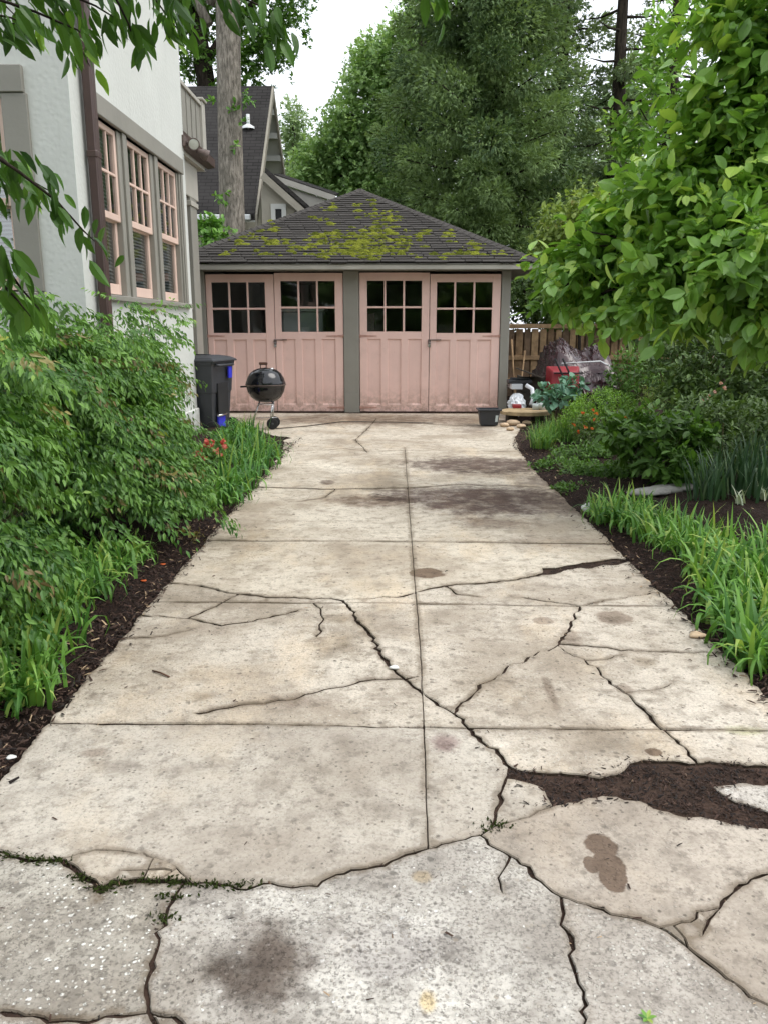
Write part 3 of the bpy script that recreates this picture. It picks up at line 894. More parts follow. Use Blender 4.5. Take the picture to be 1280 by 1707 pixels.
pts = []
for _ in range(12000):
    y = .8+(10.5-.8)*random.random()**1.5
    x = -1.34-.015*random.random()-abs(random.gauss(0, .28))
    pts.append((x+.03*random.random(), y, max(.004, z_left(x, y))+.006))
for _ in range(11000):
    y = 1.5+12.0*random.random()**1.2
    x = right_edge(y)+abs(random.gauss(0, .5))-.03
    pts.append((x, y, max(.004, z_right(x, y))+.006))
for _ in range(520):        # strewn over the rim of the concrete
    y = 1.5+9.5*random.random()
    if random.random() < .62: x = right_edge(y)-abs(random.gauss(0, .06)); z_ = .007
    else: x = -1.36+abs(random.gauss(0, .05)); z_ = .007
    pts.append((x, y, z_))
chips('mulch_chips', pts, .008, .042, 'dark brown bark mulch strewn over the beds beside the driveway', M['chips'])
pts = []
vg = [tuple(gp(*p)[:2]) for p in [(850, 1280), (900, 1290), (1000, 1299), (1050, 1274), (1160, 1274), (1300, 1280), (1300, 1300), (1190, 1308), (1240, 1338), (1300, 1355), (1300, 1380), (1180, 1360), (1040, 1330), (930, 1340), (900, 1310), (845, 1296)]]
while len(pts) < 2600:
    p = gp(840+460*random.random(), 1262+130*random.random())
    if inpoly((p.x, p.y), vg): pts.append((p.x, p.y, -.012+.010*random.random()))
vg2 = [tuple(gp(*p)[:2]) for p in [(905, 955), (960, 938), (1050, 930), (1060, 944), (960, 950)]]
while len(pts) < 3100:
    p = gp(900+150*random.random(), 925+35*random.random())
    if inpoly((p.x, p.y), vg2): pts.append((p.x, p.y, -.011+.010*random.random()))
for _ in range(420):
    px_ = random.choice(((870, 1290), (940, 1338), (1000, 1296), (1045, 1276), (1120, 1352), (1180, 1362), (1040, 1332), (1100, 1270), (1230, 1275), (1195, 1312), (1240, 1372), (850, 1284), (905, 1310), (925, 1340)))
    p = gp(px_[0]+random.gauss(0, 22), px_[1]+random.gauss(0, 5)); pts.append((p.x, p.y, .003))
chips('mulch_in_gap', pts, .004, .024, 'dark wet mulch filling the broken strip between the concrete slabs', M['chips'], tint=rng.random(len(pts))**1.3*.95)
pts = [(-1.3+2.75*random.random(), 1.3+9.5*random.random()**1.6, .004) for _ in range(300)]
grit = []
for (a, b), w_ in ew.items():
    if a < b and w_ > .0035:
        p, q = nodes[a], nodes[b]
        if abs(p[0]) > 1.5 or p[1] < 1.2 or p[1] > 7: continue
        for _ in range(2):
            t_ = random.random(); grit.append((p[0]+(q[0]-p[0])*t_+random.gauss(0, .004), p[1]+(q[1]-p[1])*t_+random.gauss(0, .004), -.009+.007*random.random()))
        if random.random() < .10: grit.append((p[0]+random.gauss(0, .022), p[1]+random.gauss(0, .022), .002))
chips('crack_grit', grit, .004, .016, 'gritty brown crumbs lying in the cracks of the concrete', M['chips'], .5)
chips('leaf_crumbs', pts, .006, .024, 'tiny dark leaf crumbs scattered over the concrete', M['chips'], .12)
# moss in the seams at the near left
M['moss_dark'] = plain('moss_dark', S(52, 62, 28), .95, .4, 40, bump=.8, bscale=80, spec=.1)
mp = []
seam = [(105, 1434), (140, 1460), (170, 1480), (200, 1470), (245, 1466), (290, 1468), (330, 1474), (370, 1474), (410, 1473), (60, 1433), (20, 1424), (290, 1492), (275, 1530), (815, 1381), (830, 1374)]
for (px, py) in seam:
    for _ in range(60):
        p = gp(px+random.gauss(0, 14), py+random.gauss(0, 3.5)); mp.append((p.x, p.y, -.010+.009*random.random()))
mp = np.array(mp)
mo_ = leaves('crack_moss', T_SMALL, mp, rdir(len(mp))*np.array([1, 1, .3])+np.array([0, 0, .5]), rdir(len(mp)), .008+.010*rng.random(len(mp)), M['moss_dark'], kind='stuff')
tag(mo_, 'dark green moss growing in the seams at the near left', 'moss')
# ---------------------------------------------------------------- garage
GY = 14.36
GX0, GX1, GB = -3.50, 1.93, 20.3
garage = empty('garage', (-.79, GY, 0), 'grey garage with two pairs of pink double doors and mossy hip roof', 'garage')
DZ = 2.41
def leaf_z(y): return (688.0-y)/233.0*DZ
# walls
w = MB(); w.box((GX0, GY+.12, 0), (GX0+.12, GB, 2.52)); w.build('wall', M['grey_paint'], garage)
w = MB(); w.box((GX1-.12, GY+.12, 0), (GX1, GB, 2.52)); w.build('wall', M['grey_paint'], garage)
w = MB(); w.box((GX0+.12, GB-.12, 0), (GX1-.12, GB, 2.52)); w.build('wall', M['grey_paint'], garage)
w = MB(); w.box((GX0+.12, GY+.15, -.03), (GX1-.12, GB-.12, .012)); w.build('floor', M['interior'], garage)
w = MB(); w.box((GX0, GY-.02, DZ+.03), (GX1, GY+.12, 2.53), .006); w.build('lintel', M['grey_paint'], garage)
for x0, x1 in ((GX0, -3.36), (-.955, -.685), (1.775, GX1)):
    w = MB(); w.box((x0, GY-.03, 0), (x1, GY+.12, DZ+.03), .006); w.build('post', M['grey_paint'], garage)
w = MB(); w.box((-.953, GY-.045, 0), (-.687, GY-.03, .34), .004); w.build('post_base_board', M['grey_paint'], garage)
w = MB(); w.box((GX0+.1, GY-.10, -.02), (GX1-.1, GY+.10, .008), .005); w.build('door_sill', M['soil'], garage)

def door_leaf(x0, x1, gx0, gx1, yoff, zoff, hinge_left):
    """one pink leaf: frame, six panes, three raised-edge panels"""
    z0, z1 = .025, DZ+zoff
    gz0, gz1, gm = leaf_z(551)+zoff, leaf_z(468)+zoff, leaf_z(511)+zoff
    pz0, pz1 = leaf_z(675)+zoff*.3, leaf_z(563)+zoff*.5
    y0, y1 = GY-.005+yoff, GY+.045+yoff
    d = MB()
    d.box((x0, y0, z0), (gx0, y1, z1), .004); d.box((gx1, y0, z0), (x1, y1, z1), .004)
    d.box((gx0, y0, gz1), (gx1, y1, z1)); d.box((gx0, y0, pz1), (gx1, y1, gz0)); d.box((gx0, y0, z0), (gx1, y1, pz0))
    pw = (gx1-gx0)
    pg = []
    stile = .115
    cell = (pw-2*stile)/3
    for k in range(3):
        a = gx0+k*(cell+stile); pg.append((a, a+cell))
        if k < 2: d.box((a+cell, y0+.0015, pz0), (a+cell+stile, y1, pz1))
    door = d.build('door', M['pink_paint'], garage)
    for a, b_ in pg:
        p = MB(); i = .018; yi = y0+.022
        # recessed board with a sloped lip
        o4 = [(a, y0+.002, pz0), (b_, y0+.002, pz0), (b_, y0+.002, pz1), (a, y0+.002, pz1)]
        i4 = [(a+i*.5, yi, pz0+i*1.9), (b_-i*.5, yi, pz0+i*1.9), (b_-i*.5, yi, pz1-i*.6), (a+i*.5, yi, pz1-i*.6)]
        p.add(o4+i4, [(0, 1, 5, 4), (1, 2, 6, 5), (2, 3, 7, 6), (3, 0, 4, 7), (4, 5, 6, 7)])
        p.build('panel', M['pink_paint'], door)
    mw = .034
    cw = (pw-2*mw)/3
    for k in (1, 2):
        a = gx0+k*cw+(k-1)*mw
        m_ = MB(); m_.box((a, y0+.006, gz0), (a+mw, y1-.006, gz1), .005); m_.build('muntin', M['pink_paint'], door)
    m_ = MB(); m_.box((gx0, y0+.0045, gm-mw/2), (gx1, y1-.0045, gm+mw/2), .005); m_.build('muntin', M['pink_paint'], door)
    for k in range(3):
        for za, zb in ((gz0, gm-mw/2), (gm+mw/2, gz1)):
            a = gx0+k*(cw+mw)
            g_ = MB(); tl = random.gauss(0, .004); tz = random.gauss(0, .003)
            g_.add([(a-.003, y0+.028-tl-tz, za-.003), (a+cw+.003, y0+.028+tl-tz, za-.003), (a+cw+.003, y0+.028+tl+tz, zb+.003), (a-.003, y0+.028-tl+tz, zb+.003)], [(0, 1, 2, 3)])
            g_.build('pane', M['glass'], door)
    hx = x0 if hinge_left else x1
    s = 1 if hinge_left else -1
    for hz in (leaf_z(558), leaf_z(679)):
        h_ = MB()
        h_.prism([(hx, y0-.001, hz-.022), (hx+s*.30, y0-.001, hz-.006), (hx+s*.30, y0-.001, hz+.006), (hx, y0-.001, hz+.022)][::s], (0, -.007, 0))
        h_.tube([(hx, y0-.008, hz-.03), (hx, y0-.008, hz+.03)], .010, 8)
        h_.build('hinge', M['hinge_paint'], door)
    return door
M['hinge_paint'] = plain('hinge_paint', S(186, 144, 130), .5, .15, 20, dirt=.4)
d1 = door_leaf(-3.35, -2.165, -3.25, -2.32, 0, -.02, True)
d2 = door_leaf(-2.155, -.965, -2.045, -1.105, -.006, 0, False)
d3 = door_leaf(-.675, .535, -.545, .40, 0, .005, True)
d4 = door_leaf(.545, 1.765, .66, 1.62, -.004, -.02, False)
for dd, x in ((d2, -2.155), (d4, .545)):
    z = leaf_z(567)
    h_ = MB(); h_.box((x-.03, GY-.030, z+.02), (x+.20, GY-.013, z+.035)); h_.box((x-.03, GY-.036, z-.05), (x+.02, GY-.014, z+.03), .004)
    h_.build('hasp', M['iron'], dd)
    h_ = MB(); h_.box((x-.028, GY-.055, z-.10), (x+.018, GY-.037, z-.045), .006); h_.tube([(x-.022, GY-.046, z-.05), (x-.018, GY-.046, z-.015), (x+.008, GY-.046, z-.015), (x+.012, GY-.046, z-.05)], .004, 6)
    h_.build('padlock', M['chrome'], dd)
# outdoor tap on the right post
t_ = MB(); p = at(846, 643, GY-.03); t_.tube([p, p+Vector((0, -.07, 0)), p+Vector((0, -.10, -.04))], .014, 8); t_.tube([p+Vector((-.035, -.06, .02)), p+Vector((.035, -.06, .02))], .012, 6); t_.build('tap', M['iron'], garage)

# roof: hip pyramid
EY0, EY1, EX0, EX1 = 13.93, 20.75, -3.93, 2.36
EZ = at(640, 438, EY0).z
APX = Vector((at(600, 316, 17.3).x, 17.34, at(600, 316, 17.34).z-.02))
c4 = [Vector((EX0, EY0, EZ)), Vector((EX1, EY0, EZ)), Vector((EX1, EY1, EZ)), Vector((EX0, EY1, EZ))]
FZ = at(640, 449, EY0).z
r = MB()
dn = Vector((0, 0, -.03))
r.add([c4[0]+dn, c4[1]+dn, c4[2]+dn, c4[3]+dn, APX+dn], [(0, 1, 4), (1, 2, 4), (2, 3, 4), (3, 0, 4), (3, 2, 1, 0)])
roof = r.build('roof', M['shingle'], garage)
f_ = MB(); f_.box((EX0+.01, EY0+.012, FZ), (EX1-.01, EY0+.035, EZ-.012), .003); f_.build('fascia', M['grey_paint_light'], roof)
f_ = MB(); f_.box((EX1-.034, EY0+.036, FZ), (EX1-.011, EY1-.02, EZ-.034), .003); f_.build('fascia', M['grey_paint_light'], roof)
f_ = MB(); f_.box((EX0+.011, EY0+.036, FZ), (EX0+.034, EY1-.02, EZ-.034), .003); f_.build('fascia', M['grey_paint_light'], roof)
f_ = MB(); f_.box((EX0+.036, EY0+.036, FZ+.03), (EX1-.036, GY-.025, FZ+.05)); f_.build('soffit', M['grey_paint'], roof)
f_ = MB(); f_.box((GX1+.002, GY-.02, FZ+.029), (EX1-.036, EY1-.05, FZ+.049)); f_.build('soffit', M['grey_paint'], roof)

def slope_frame(a, b, apex):
    """eave a->b, returns along, up-slope, normal, slope length, apex offset along the eave"""
    al = (b-a).normalized(); u = apex-a
    off = u.dot(al); up = u-al*off; L = up.length; up.normalize()
    return al, up, al.cross(up), L, off
tab_me = {}
def tab_mesh(wd, ht):
    key = (round(wd, 3), round(ht, 3))
    if key not in tab_me:
        me = bpy.data.meshes.new('shingle')
        t0, t1 = .016, .004
        vs = [(0, 0, 0), (wd, 0, 0), (wd, ht, -.012), (0, ht, -.012), (0.003, .002, t0), (wd-.003, .002, t0), (wd, ht, t1-.008), (0, ht, t1-.008)]
        me.from_pydata(vs, [], [(0, 1, 5, 4), (1, 2, 6, 5), (2, 3, 7, 6), (3, 0, 4, 7), (4, 5, 6, 7)])
        me.materials.append(M['shingle']); tab_me[key] = me
    return tab_me[key]
n_single = 0
joined = MB(); jt = []
EXPO, TABW = .118, .28
TABS = [tab_mesh(TABW-.006, EXPO*1.35), tab_mesh(TABW-.012, EXPO*1.33), tab_mesh(TABW-.004, EXPO*1.38)]
for side, (a, b_) in enumerate(((c4[0], c4[1]), (c4[1], c4[2]), (c4[2], c4[3]), (c4[3], c4[0]))):
    al, up, nr, L, off = slope_frame(a, b_, APX)
    W = (b_-a).length
    rows = int(L/EXPO)+1
    for i in range(rows):
        v0 = i*EXPO-.02
        lo = off*max(v0, 0)/L; hi = W-(W-off)*max(v0, 0)/L
        lo2 = off*min(L, v0+EXPO*1.35)/L; hi2 = W-(W-off)*min(L, v0+EXPO*1.35)/L
        if hi-lo < .05: continue
        x = lo-((i % 2)*TABW/2 + random.random()*.04)
        while x < hi:
            x0, x1 = max(x, lo), min(x+TABW-.006, hi)
            if x1-x0 > .02:
                dz = abs(random.gauss(0, .004)); dv = random.gauss(0, .006)
                full = x >= lo2 and x+TABW <= hi2
                seen_ = side == 0 and (a+al*x).x > -3.6
                if full and seen_ and n_single < 300:
                    o = bpy.data.objects.new('shingle', TABS[random.randrange(3)]); col.objects.link(o); o.parent = roof
                    R = Matrix((al, up, nr)).transposed().to_4x4()
                    R.translation = a+al*x+up*(v0+dv)+nr*(.012+dz)-ORIGIN[roof.name]
                    o.matrix_local = R
                    n_single += 1
                else:
                    v1 = min(L, v0+EXPO*1.35)
                    la, lb = max(x0, off*v1/L), min(x1, W-(W-off)*v1/L)
                    if lb < la: la = lb = (la+lb)/2
                    q = lambda s_, v_, h_: a+al*s_+up*(v_+dv)+nr*(h_+dz)
                    joined.add([q(x0, v0, .012), q(x1, v0, .012), q(x1, v0, .028), q(x0, v0, .028), q(lb, v1, .006), q(la, v1, .006)], [(0, 1, 2, 3), (3, 2, 4, 5), (0, 3, 5), (1, 4, 2)])
                    jt += [random.random()]*6
            x += TABW
jo = joined.build('shingle_courses', M['shingle'], roof, kind='stuff')
at_ = jo.data.attributes.new("tint", 'FLOAT', 'POINT'); at_.data.foreach_set("value", jt)
# hip caps
for ci in (0, 1):
    d = APX-c4[ci]; L = d.length; d.normalize()
    s_ = d.cross(Vector((0, 0, 1))).normalized()
    k = 0; x = -.02; capm = MB()
    while x < L:
        p0, p1 = c4[ci]+d*x, c4[ci]+d*min(L+.05, x+.26)
        h0, h1 = .045, .026
        for sg in (-1, 1):
            e = s_*sg*.13-Vector((0, 0, .055))
            capm.add([p0+Vector((0, 0, h0)), p1+Vector((0, 0, h1)), p1+e+Vector((0, 0, h1)), p0+e+Vector((0, 0, h0)), p0+Vector((0, 0, h0-.02)), p0+e+Vector((0, 0, h0-.02))],
                     [(0, 1, 2, 3), (0, 3, 5, 4)] if sg < 0 else [(3, 2, 1, 0), (4, 5, 3, 0)])
        x += .14
    capm.build('hip_cap', M['shingle'], roof, kind='stuff')

# moss on the front slope
def moss_mat():
    m, nt, b = mat_new('roof_moss')
    t = NT(nt)
    a = t.n("ShaderNodeAttribute", attribute_name="tint").outputs["Fac"]
    base = t.mix(a, S(78, 86, 30), S(134, 140, 50))
    base = t.mix(t.ramp(t.noise(40, 4, .7), .45, .7, 0, .6), base, S(62, 62, 26))
    t.l(base, b.inputs["Base Color"]); b.inputs["Roughness"].default_value = .98; b.inputs["Specular IOR Level"].default_value = .1
    t.bump(t.noise(90, 4, .7), 1, .02, b)
    return m
M['roof_moss'] = moss_mat()
al, up, nr, L, off = slope_frame(c4[0], c4[1], APX)
def roof_pt(px, py):
    d = Vector(ray(px, py)); o = Vector((0, 0, CAM_H))
    t = (c4[0]-o).dot(nr)/d.dot(nr)
    return o+d*t
mv, mf, mt = [], [], []
def cushion(p, r_, h_, tint):
    n0 = len(mv); k = 9
    ax = random.random()*6
    mv.append(p+nr*h_); mt.append(tint)
    for ring, (rr, hh) in enumerate(((.55, .82), (1.0, 0.0))):
        for j in range(k):
            t = 2*PI*j/k+ax
            q = r_*rr*(1+random.uniform(-.28, .28))
            mv.append(p+al*q*math.cos(t)*1.35+up*q*math.sin(t)*.9+nr*(h_*hh*random.uniform(.75, 1.15)-.004)); mt.append(tint+random.uniform(-.2, .2))
    for j in range(k):
        j2 = (j+1) % k
        mf.append((n0, n0+1+j, n0+1+j2)); mf.append((n0+1+j, n0+1+k+j, n0+1+k+j2)); mf.append((n0+1+j, n0+1+k+j2, n0+1+j2))
spots = [(610, 405, 45, 26, 150), (640, 378, 30, 22, 50), (575, 412, 40, 16, 60), (640, 422, 55, 10, 60), (545, 425, 22, 8, 22), (628, 352, 8, 18, 12), (600, 345, 6, 18, 8),
         (500, 412, 24, 14, 26), (456, 408, 14, 6, 12), (430, 392, 10, 8, 10), (456, 380, 8, 12, 8), (402, 404, 10, 6, 8), (522, 365, 16, 6, 8), (553, 360, 6, 20, 8), (540, 395, 30, 12, 22),
         (745, 400, 9, 14, 10), (790, 408, 10, 6, 12), (700, 398, 30, 6, 7), (785, 420, 28, 7, 9), (820, 424, 20, 6, 6), (720, 390, 18, 6, 6), (670, 400, 20, 14, 16), (650, 360, 8, 10, 6), (622, 335, 14, 6, 5), (395, 425, 30, 4, 6), (700, 428, 90, 5, 12), (448, 425, 40, 5, 10)]
for (px, py, sx, sy, n_) in spots:
    for _ in range(n_):
        x_, y_ = random.gauss(px, sx*.55), random.gauss(py, sy*.5)
        if random.random() < .35: continue
        row = 5.6
        y_ = min(434.5, round(y_/row)*row+random.gauss(0, .7))
        p = roof_pt(x_, y_)
        if abs((p-c4[0]).dot(up)/L) > .93: continue
        cushion(p+nr*.02, random.uniform(.03, .085), random.uniform(.018, .04), random.random())
        for _k in range(2): q_ = p+al*random.gauss(0, .09)+up*random.gauss(0, .03); cushion(q_+nr*.02, random.uniform(.015, .04), random.uniform(.010, .022), random.random())
mo = np_mesh('roof_moss', [tuple(v) for v in mv], mf, M['roof_moss'], tint=mt, smooth=True)
tag(mo, 'yellow-green moss cushions growing on the front slope of the garage roof', 'moss', kind='stuff')

# what shows inside the garage through the panes
cab = empty('storage_cabinet', (-1.75, 15.6, 0), 'pale cabinet inside the garage behind the second door from the left', 'cabinet')
M['pale'] = plain('pale', S(190, 200, 200), .5, .05, 3)
b_ = MB(); b_.box((-2.15, 15.3, 0), (-1.40, 15.9, 1.78), .02); b_.build('body', M['pale'], cab)
b_ = MB(); b_.box((-2.19, 15.26, 1.78), (-1.36, 15.94, 1.84), .01); b_.build('top', M['white_metal'], cab)
b_ = MB(); b_.box((-1.86, 15.285, 1.3), (-1.66, 15.298, 1.5)); b_.build('paper', M['white_metal'], cab)
b_ = MB(); b_.box((-.62, 14.75, 0), (-.42, 15.0, 1.75), .01); tag(b_.build('brown_board', M['iron'], origin=(-.52, 14.9, 0)), 'rust brown board inside the garage behind the third door', 'board')

# ---------------------------------------------------------------- stucco house on the left
HX, HY0, HY1, HT = -2.75, 7.22, 10.95, 6.9
house = empty('stucco_house', (-5, 8.5, 0), 'white stucco house with grey trim and pink window sashes on the left', 'house')
def wall_with_holes(plane, fixed, a0, a1, z1, holes, thick, name):
    """plane 'x': wall at x = fixed seen from +x, along y; plane 'y': wall at y = fixed seen from -y, along x"""
    As = sorted({a0, a1, *[h[0] for h in holes], *[h[1] for h in holes]})
    Zs = sorted({0, z1, *[h[2] for h in holes], *[h[3] for h in holes]})
    b_ = MB()
    for i in range(len(As)-1):
        for k in range(len(Zs)-1):
            ca, cz = (As[i]+As[i+1])/2, (Zs[k]+Zs[k+1])/2
            if any(h[0] < ca < h[1] and h[2] < cz < h[3] for h in holes): continue
            if plane == 'x': b_.box((fixed-thick, As[i], Zs[k]), (fixed, As[i+1], Zs[k+1]))
            else: b_.box((As[i], fixed, Zs[k]), (As[i+1], fixed+thick, Zs[k+1]))
    me_o = b_.build(name, M['stucco'], house)
    return me_o
WZ0, WZ1 = 1.79, 3.37
WY0, WY1 = 7.68, 10.66
FWX0, FWX1 = -4.35, -3.30
wall_with_holes('x', HX, HY0, HY1, HT, [(WY0, WY1, WZ0, WZ1)], .25, 'wall')
wall_with_holes('y', HY0, -9, HX-.25, HT, [(FWX0, FWX1, WZ0, WZ1)], .25, 'wall')
b_ = MB(); b_.box((-9, HY1-.25, 0), (HX-.25, HY1, HT)); b_.build('wall', M['stucco'], house)
b_ = MB(); b_.box((-9.2, HY0-.4, HT), (HX+.4, HY1+.4, HT+.15)); b_.add([(-9.2, HY0-.4, HT+.15), (HX+.4, HY0-.4, HT+.15), (HX+.4, HY1+.4, HT+.15), (-9.2, HY1+.4, HT+.15), (-5.5, 9.1, HT+1.9)], [(0, 1, 4), (1, 2, 4), (2, 3, 4), (3, 0, 4)]); b_.build('roof', M['far_shingle'], house)
b_ = MB(); b_.box((-9, HY0+.25, 1.2), (-8.9, HY1-.25, 1.21)); 
b_ = MB(); b_.box((-3.9, HY0+.3, .9), (-3.8, HY1-.3, 3.6)); b_.build('inner_wall', M['interior'], house)

def sash_window(plane, fixed, a0, a1, z0, z1, blind=(0, 0), blind_cover=.5):
    """double-hung window: pink sashes, six upper panes, one lower pane, blind behind; 'a' runs along the wall"""
    def P3(a, d, z):            # d: depth behind the wall face
        return (fixed-d, a, z) if plane == 'x' else (a, fixed+d, z)
    def bx(mb, a_, b_, d0, d1, z_, zz, bev=.004):
        p, q = P3(a_, d0, z_), P3(b_, d1, zz)
        lo = [min(p[i], q[i]) for i in range(3)]; hi = [max(p[i], q[i]) for i in range(3)]
        mb.box(lo, hi, bev)
    zm = z0+(z1-z0)*.47
    fr = .055
    w_ = MB()                    # upper sash, nearer the face
    for (s0, s1, q0, q1) in ((a0, a0+fr, zm-.03, z1), (a1-fr, a1, zm-.03, z1)): bx(w_, s0, s1, .03, .07, q0, q1)
    bx(w_, a0+fr, a1-fr, .03, .07, z1-fr, z1); bx(w_, a0+fr, a1-fr, .03, .07, zm-.03, zm+.035)
    win = w_.build('window', M['pink_trim'], house)
    l_ = MB()
    for (s0, s1) in ((a0, a0+fr), (a1-fr, a1)): bx(l_, s0, s1, .071, .11, z0, zm-.005)
    bx(l_, a0+fr, a1-fr, .071, .11, z0, z0+.10); bx(l_, a0+fr, a1-fr, .071, .11, zm-.045, zm-.005)
    l_.build('lower_sash', M['pink_trim'], win)
    gw = (a1-a0-2*fr); mw = .026; cw = (gw-2*mw)/3
    gz0, gz1 = zm+.035, z1-fr; gm = (gz0+gz1)/2
    for k in (1, 2):
        m_ = MB(); s = a0+fr+k*cw+(k-1)*mw; bx(m_, s, s+mw, .035, .067, gz0, gz1, .003); m_.build('muntin', M['pink_trim'], win)
    m_ = MB(); bx(m_, a0+fr, a1-fr, .0335, .0685, gm-mw/2, gm+mw/2, .003); m_.build('muntin', M['pink_trim'], win)
    def pane(s0, s1, q0, q1, d):
        g_ = MB(); j = random.gauss(0, .003)
        ps = [P3(s0-.003, d-j, q0-.003), P3(s1+.003, d+j, q0-.003), P3(s1+.003, d+j, q1+.003), P3(s0-.003, d-j, q1+.003)]
        g_.add(ps, [(0, 1, 2, 3)]); g_.build('pane', M['house_glass'], win)
    for k in range(3):
        s = a0+fr+k*(cw+mw)
        pane(s, s+cw, gz0, gm-mw/2, .051); pane(s, s+cw, gm+mw/2, gz1, .051)
    pane(a0+fr, a1-fr, z0+.10, zm-.045, .09)
    bl = MB(); z = z0+.05
    while z < z0+(z1-z0)*blind_cover:
        bb = P3(a0+.03, .125, z), P3(a1-.03, .125, z), P3(a1-.03, .155, z+.026), P3(a0+.03, .155, z+.026)
        bl.add(bb, [(0, 1, 2, 3)]); z += .036
    bl.build('blind', M['blind'], win, kind='stuff')
    return win
def Yx(px, py=350): return atx(px, py, HX-.03).y
cols = [(Yx(146), Yx(201)), (Yx(217), Yx(253)), (Yx(266), Yx(296.5))]
cols = [(WY0+.02, cols[0][1]), (cols[1][0], cols[1][1]), (cols[2][0], WY1-.10)]
for i, (a, b_) in enumerate(cols):
    sash_window('x', HX, a, b_, WZ0+.02, WZ1-.01, blind_cover=(.97, .45, .97)[i])
# grey casing between the sashes
for (a, b_) in ((cols[0][1], cols[1][0]), (cols[1][1], cols[2][0]), (cols[2][1], WY1)):
    m_ = MB(); m_.box((HX-.13, a+.001, WZ0), (HX-.012, b_-.001, WZ1-.002), .006); m_.box((HX-.0125, a+(b_-a)*.34, WZ0+.002), (HX+.012, b_-(b_-a)*.30, WZ1-.003), .004); m_.build('mullion', M['grey_paint'], house)
m_ = MB(); m_.box((HX-.13, WY0-.10, WZ1), (HX+.035, WY1+.09, 3.55), .006); m_.build('header_board', M['grey_paint'], house)
m_ = MB(); m_.box((HX-.13, WY1+.001, WZ0), (HX+.02, WY1+.085, WZ1-.002), .006); m_.build('casing', M['grey_paint'], house)
m_ = MB(); m_.box((HX-.10, WY0-.06, WZ0), (HX+.03, WY0+.018, WZ1-.002), .006); m_.build('casing', M['grey_paint'], house)
m_ = MB(); m_.box((HX-.13, WY0-.12, WZ0-.055), (HX+.06, WY1+.13, WZ0-.001), .008); m_.build('sill', M['grey_paint'], house)
# front window, seen at the left rim
fz1 = at(20, 160, HY0).z
sash_window('y', HY0, FWX0+.02, FWX1-.02, WZ0+.02, WZ1-.01, blind_cover=.62)
m_ = MB(); m_.box((FWX1-.018, HY0-.03, WZ0), (at(64, 350, HY0).x, HY0+.13, WZ1+.02), .006); m_.build('casing', M['grey_paint'], house)
m_ = MB(); m_.box((FWX0-.2, HY0-.03, WZ0), (FWX0+.018, HY0+.13, WZ1+.02), .006); m_.build('casing', M['grey_paint'], house)
m_ = MB(); m_.box((FWX0-.22, HY0-.045, WZ1+.021), (at(41, 140, HY0).x, HY0+.12, WZ1+.23), .006); m_.build('header_board', M['grey_paint'], house)
m_ = MB(); m_.box((FWX0-.22, HY0-.07, WZ0-.05), (at(68, 500, HY0).x, HY0+.12, WZ0-.001), .008); m_.build('sill', M['grey_paint'], house)
# downspout, with a seam collar
def dsp(z0, z1, y, w_=.115, d_=.085, off_=.03):
    b_ = MB(); b_.box((HX+off_, y-w_/2, z0), (HX+off_+d_, y+w_/2, z1), .014); return b_
YD = 7.50
ds = dsp(.25, HT, YD).build('downspout', M['brown_metal'], house)
dsp(2.93, 3.0, YD, .128, .098, .0235).build('collar', M['brown_metal'], ds)
dsp(1.3, 1.36, YD, .128, .098, .0235).build('collar', M['brown_metal'], ds)
# foundation ledge
b_ = MB(); b_.box((HX-.001, HY0+.02, 0), (HX+.035, HY1-.02, .42), .012); b_.build('foundation', M['stucco'], house)
# floodlight at the far corner
fp = atx(311, 238, HX+.02)
fl = MB(); fl.box((HX-.005, fp.y-.14, fp.z-.07), (HX+.03, fp.y-.0, fp.z+.07), .01); fo = fl.build('floodlight', M['iron'], house)
M['lens'] = plain('lens', S(190, 190, 180), .15, .05, 20)
for k, (dx, dy, dz, aim) in enumerate(((.13, -.07, -.03, Vector((.35, -1, -.25))), (.22, .10, -.12, Vector((1, .4, -.45))))):
    c = Vector((HX+dx, fp.y+dy, fp.z+dz)); a = aim.normalized(); R = a.to_track_quat('Z', 'Y').to_matrix()
    h_ = MB(); h_.lathe([(.001, -.10), (.03, -.10), (.042, -.06), (.068, .0), (.075, .05), (.070, .055), (.062, .045)], c, 20, R); h_.tube([(HX+.02, fp.y-.05, fp.z), c-a*.08], .014, 6); hd = h_.build('lamp_head', M['iron'], fo)
    h_ = MB(); h_.lathe([(.066, .044), (.04, .052), (.001, .055)], c, 20, R); h_.build('lens', M['lens'], fo)

# porch behind the far corner: roof with gutter, beam, column, low boarded wall, balcony parapet above
PX = -2.92
z_g = atx(316, 255, PX).z
g_ = MB(); g_.add([(PX+.10, HY1, z_g+.02), (PX+.10, 13.1, z_g+.02), (PX+.10, 13.1, z_g+.14), (PX+.10, HY1, z_g+.14), (PX-.02, HY1, z_g-.0), (PX-.02, 13.1, z_g-.0), (PX-.02, HY1, z_g+.14), (PX-.02, 13.1, z_g+.14)],
        [(0, 1, 2, 3), (4, 5, 1, 0), (5, 7, 2, 1), (3, 2, 7, 6), (4, 0, 3, 6), (6, 7, 5, 4)]); g_.build('gutter', M['brown_metal'], house)
b_ = MB(); b_.box((-5.5, HY1+.001, z_g+.02), (PX-.021, 13.05, z_g+.16)); b_.build('porch_roof', M['brown_metal'], house)
b_ = MB(); b_.box((PX-.45, HY1+.001, z_g-.05), (PX-.03, 13.0, z_g+.019)); b_.build('soffit', M['grey_paint_light'], house)
zb = atx(330, 330, -3.02).z
b_ = MB(); b_.box((-3.30, HY1+.001, zb-.05), (-3.02, 12.75, z_g-.051), .006); b_.build('beam', M['grey_paint_light'], house)
b_ = MB(); b_.box((-3.32, 12.25, 0), (-3.02, 12.62, zb-.051), .006); pc = b_.build('column', M['grey_paint'], house)
